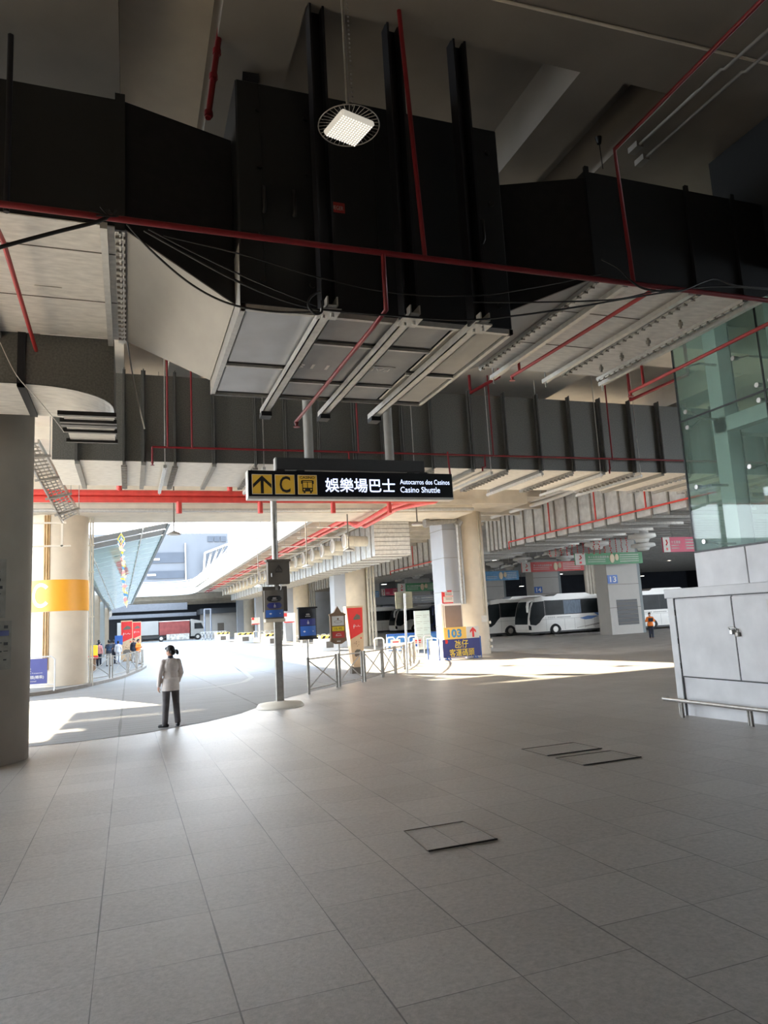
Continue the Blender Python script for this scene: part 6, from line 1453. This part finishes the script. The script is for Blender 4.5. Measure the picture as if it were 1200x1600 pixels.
def person(label, loc, rz, H, top, legs, pose, hair='hair', vox=.013, group=None, sleeve=True, shoe='shoe', longhair=False, vest=None):
    """a standing figure facing +Y in its own frame (x to its right)"""
    s = H / 1.70; t = thing('person', label, 'person', loc, rz, group)
    P = lambda x, y, z: V((x, y, z)) * s
    el = {-1: P(*pose['le']), 1: P(*pose['re'])}; hd = {-1: P(*pose['lh']), 1: P(*pose['rh'])}
    kn = {-1: P(*pose.get('lk', (-.10, .02, .48))), 1: P(*pose.get('rk', (.10, .02, .48)))}; an = {-1: P(*pose.get('lf', (-.11, 0, .085))), 1: P(*pose.get('rf', (.11, 0, .085)))}
    toe = {-1: pose.get('lt', 0.), 1: pose.get('rt', 0.)}; yaw = pose.get('yaw', 0.); nod = pose.get('nod', 0.)
    Rh = Matrix.Rotation(yaw, 3, 'Z') @ Matrix.Rotation(-nod, 3, 'X'); HC = P(0, .015, 1.585); Hp = lambda x, y, z: HC + Rh @ (V((x, y, z)) * s)
    sh = {k: P(k * .158, -.005, 1.362) for k in (-1, 1)}; hip = {k: P(k * .088, 0, .89) for k in (-1, 1)}
    b = MB()
    b.ell(P(0, 0, .94), V((.155, .105, .12)) * s); b.ell(P(0, .01, 1.10), V((.125, .088, .16)) * s); b.ell(P(0, 0, 1.27), V((.16, .105, .17)) * s)
    cap(b, P(0, -.01, 1.38), P(0, .0, 1.50), .055 * s, .048 * s)
    b.ell(HC, V((.074, .092, .112)) * s, rot=Rh); b.ell(Hp(0, .045, -.045), V((.052, .05, .065)) * s, rot=Rh)
    b.ell(Hp(0, .097, -.012), V((.014, .022, .024)) * s, rot=Rh); b.ell(Hp(0, .082, -.055), V((.026, .014, .010)) * s, rot=Rh); b.ell(Hp(0, .07, -.09), V((.025, .025, .02)) * s, rot=Rh)
    for k in (-1, 1): b.ell(Hp(k * .076, -.005, -.01), V((.012, .022, .032)) * s, rot=Rh); b.ell(Hp(k * .03, .083, .012), V((.014, .01, .008)) * s, rot=Rh)
    for k in (-1, 1):
        cap(b, sh[k], el[k], .044 * s, .036 * s); cap(b, el[k], hd[k], .036 * s, .024 * s)
        pn = V((-k, .25, 0)) if (hd[k].z < .95 * s) else V((0, -.3, 1)); hand(b, hd[k], hd[k] - el[k], k, pn, s)
        cap(b, hip[k], kn[k], .075 * s, .052 * s); cap(b, kn[k], an[k], .05 * s, .036 * s); cap(b, an[k], an[k] + P(0, .1, -.04), .034 * s, .03 * s)
    remesh(b, 'body', M['skin'], t, vox)
    b = MB() # garment on the torso
    b.ell(P(0, 0, 1.27), V((.185, .130, .19)) * s); b.ell(P(0, .0, 1.08), V((.165, .122, .20)) * s); b.ell(P(0, 0, .96), V((.182, .135, .15)) * s); b.ell(P(0, -.01, 1.38), V((.14, .085, .075)) * s)
    q0 = len(b.v); b.cyl(P(0, 0, pose.get('hem', .82)), P(0, 0, 1.02), .188 * s, .176 * s, 24)
    for q in b.v[q0:]: q.y *= .76
    cap(b, sh[-1] + P(.015, 0, -.005), P(0, -.005, 1.40), .055 * s, .062 * s); cap(b, sh[1] + P(-.015, 0, -.005), P(0, -.005, 1.40), .055 * s, .062 * s)
    for k in (-1, 1):
        if sleeve: cap(b, sh[k], el[k], .066 * s, .058 * s); cap(b, el[k], el[k].lerp(hd[k], .93), .058 * s, .044 * s)
        else: cap(b, sh[k], sh[k].lerp(el[k], .7), .06 * s, .056 * s)
    remesh(b, 'top', M[top], t, vox, 6)
    b = MB(); b.ell(P(0, 0, .93), V((.172, .125, .13)) * s)
    for k in (-1, 1): cap(b, hip[k] + P(0, 0, -.02), kn[k], .096 * s, .073 * s); cap(b, kn[k], an[k] + P(0, 0, .01), .073 * s, .064 * s)
    remesh(b, 'trousers', M[legs], t, vox)
    for k in (-1, 1):
        b = MB(); d = Matrix.Rotation(toe[k], 3, 'Z') @ V((0, 1, 0)); a = V((an[k].x, an[k].y, an[k].z - .045 * s)); lift = an[k].z - .085 * s
        cap(b, a - d * .045 * s, a + d * .02 * s, .044 * s, .046 * s); cap(b, a + V((0, 0, -.0)), a + d * .125 * s - V((0, 0, .012 * s + lift * .6)), .042 * s, .030 * s)
        o = remesh(b, 'shoe', M[shoe], t, vox * .8)
    b = MB(); b.ell(Hp(0, -.018, .028), V((.086, .098, .105)) * s, rot=Rh); b.ell(Hp(0, -.05, -.03), V((.078, .06, .075)) * s, rot=Rh); b.ell(Hp(0, .05, .085), V((.066, .045, .035)) * s, rot=Rh)
    if longhair: b.ell(Hp(0, -.115, -.035), V((.03, .03, .03)) * s, rot=Rh); b.ell(Hp(.0, -.15, -.075), V((.036, .036, .062)) * s, rot=Rh)
    remesh(b, 'hair', M[hair], t, vox * .8)
    if longhair: 
        b = MB(); b.ell(Hp(0, -.112, -.04), V((.016, .036, .034)) * s, rot=Rh); b.build('hair_tie', M['whiteink'], t, local=True)
        b = MB(); cap(b, P(0, -.005, 1.42), P(0, .0, 1.46), .066 * s, .06 * s); b.build('collar', M['darkcloth'], t, local=True)
    if vest:
        b = MB(); b.ell(P(0, .01, 1.24), V((.193, .143, .22)) * s); b.ell(P(0, .0, 1.04), V((.176, .138, .14)) * s); remesh(b, 'waistcoat', M[vest], t, vox)
    return t
stand = dict(le=(-.235, -.01, 1.12), lh=(-.235, .04, .88), re=(.235, -.01, 1.12), rh=(.235, .04, .88))
lady = dict(le=(-.225, -.015, 1.12), lh=(-.245, .035, .865), re=(.222, -.01, 1.12), rh=(.20, .13, .93), hem=.755, yaw=.75, nod=.35, lk=(-.095, .03, .48), lf=(-.13, .0, .085), lt=1.0, rk=(.12, .04, .49), rf=(.125, -.06, .10), rt=-.1)
person('woman in a taupe cardigan with a ponytail, seen from behind on the paving', (.80, 15.35, fz(15.35)), .20, 1.60, 'cardigan', 'trousers', lady, vox=.0075, longhair=True)
clip = dict(le=(-.27, .02, 1.14), lh=(-.10, .22, 1.16), re=(.27, .02, 1.14), rh=(.10, .22, 1.16), nod=.2, lk=(-.08, .03, .48), rk=(.08, .0, .48), lf=(-.07, .04, .085), rf=(.08, -.03, .085))
op = person('person in an orange jacket walking by the coaches and holding up a dark clipboard', (33.35, 40.0, fz(40)), PI - .55, 1.76, 'hivis', 'darkcloth', clip, vox=.016)
b = MB(); b.bbox(-.15, .15, -.01, .01, -.13, .13, .006); cbd = b.build('clipboard', M['darkcloth'], None); tag(cbd, 'dark clipboard held by the person in the orange jacket', 'clipboard'); cbd.rotation_euler = (-.3, 0, PI - .55)
cbd.location = V((33.35, 40, fz(40))) + Matrix.Rotation(PI - .55, 3, 'Z') @ V((0, .335, 1.27))
person('man in a navy waistcoat and grey trousers on the left island', (-1.28, 53.2, fz(53) + .13), .3, 1.78, 'darkcloth', 'greycloth', dict(stand, rh=(.2, .12, 1.0)), vox=.018, sleeve=False, vest='navycloth')
person('person in pink left of the man with the navy waistcoat', (-1.95, 54.6, fz(54) + .13), -.5, 1.7, 'pinkcloth', 'darkcloth', stand, vox=.018)
person('person in dark blue behind the pink one, at the canopy posts', (-2.1, 58, fz(58) + .13), .2, 1.78, 'navycloth', 'darkcloth', stand, vox=.018)
person('person in black right behind the man with the navy waistcoat', (-1.05, 57, fz(57) + .13), .6, 1.72, 'darkcloth', 'darkcloth', stand, vox=.018)
person('person in white standing left of the large red totem', (-.72, 56.5, fz(56) + .13), -.2, 1.65, 'whitecloth', 'whitecloth', stand, vox=.018)
person('person in an orange high visibility top with folded arms at the left kerb tip', (.62, 53.0, fz(53) + .13), -2.2, 1.72, 'hivis', 'greycloth', dict(clip), vox=.018)
person('person in a dark checked shirt between the two left totems', (.35, 56.5, fz(56) + .13), 2.6, 1.74, 'darkcloth', 'greycloth', stand, vox=.018)
t = thing('hydrant_like_stand', 'yellow and red stand at the canopy posts behind the first left barrier', 'stand', (-2.05, 48, fz(48) + .13))  # hydrant-like object in yellow and red, built as a plain stand
b = MB(); z = fz(48) + .13; b.cyl((-2.05, 48, z), (-2.05, 48, z + .75), .16, n=10); b.build('post', M['brown'], t)
b = MB(); b.bbox(-2.3, -1.8, 47.8, 48.2, z + .9, z + 1.55, .03); b.build('box', M['signyellow'], t)
b = MB(); b.bbox(-2.33, -1.77, 47.78, 48.22, z + .72, z + .92, .02); b.build('red_base', M['redink'], t)
b = MB(); b.bbox(-.98, -.42, 58.0, 58.06, .75, 1.45, .01); b.cyl((-.7, 58.05, fz(58) + .1), (-.7, 58.05, .8), .03, n=6); tag(b.build('blue_placard', M['royal']), 'blue placard on a stand left of the large red totem', 'placard')

# ================================================================ sun, sky, camera
w = D.worlds.new('World'); SC.world = w; w.use_nodes = True; nt = w.node_tree; nt.nodes.clear()
out = nt.nodes.new('ShaderNodeOutputWorld'); bg = nt.nodes.new('ShaderNodeBackground'); tc = nt.nodes.new('ShaderNodeTexCoord'); sp = nt.nodes.new('ShaderNodeSeparateXYZ'); rp = nt.nodes.new('ShaderNodeValToRGB')
nt.links.new(tc.outputs['Generated'], sp.inputs[0]); nt.links.new(sp.outputs['Z'], rp.inputs['Fac'])
rp.color_ramp.elements[0].position = 0; rp.color_ramp.elements[0].color = (.88, .94, 1, 1); rp.color_ramp.elements[1].position = .8; rp.color_ramp.elements[1].color = (.60, .78, 1, 1)
nt.links.new(rp.outputs['Color'], bg.inputs['Color']); bg.inputs['Strength'].default_value = 3.7; nt.links.new(bg.outputs[0], out.inputs[0])
sl = D.lights.new('sun', 'SUN'); so = D.objects.new('sun', sl); COL.objects.link(so); sl.energy = 17; sl.angle = .009; sl.color = (1, .86, .64)
az, elv = math.radians(20), math.radians(20.3)
dv = V((math.sin(az) * math.cos(elv), -math.cos(az) * math.cos(elv), -math.sin(elv))); so.rotation_euler = dv.to_track_quat('-Z', 'Y').to_euler(); so.location = (-40, 90, 50)
cam = D.cameras.new('camera'); co = D.objects.new('camera', cam); COL.objects.link(co)
co.matrix_world = Matrix.Translation(CAM_LOC) @ CAM_ROT.to_4x4()
cam.sensor_fit = 'VERTICAL'; cam.sensor_height = 36; cam.lens = FPX / 1600 * 36; cam.clip_start = .05; cam.clip_end = 1500
SC.camera = co
SC.view_settings.view_transform = 'Standard'; SC.view_settings.look = 'None'; SC.view_settings.gamma = 1; SC.view_settings.use_curve_mapping = False
SC.view_settings.exposure = 1.68
cy = SC.cycles; cy.max_bounces = 10; cy.diffuse_bounces = 7; cy.glossy_bounces = 4; cy.transparent_max_bounces = 16; cy.use_denoising = True; cy.caustics_reflective = False; cy.caustics_refractive = False; cy.sample_clamp_indirect = 8
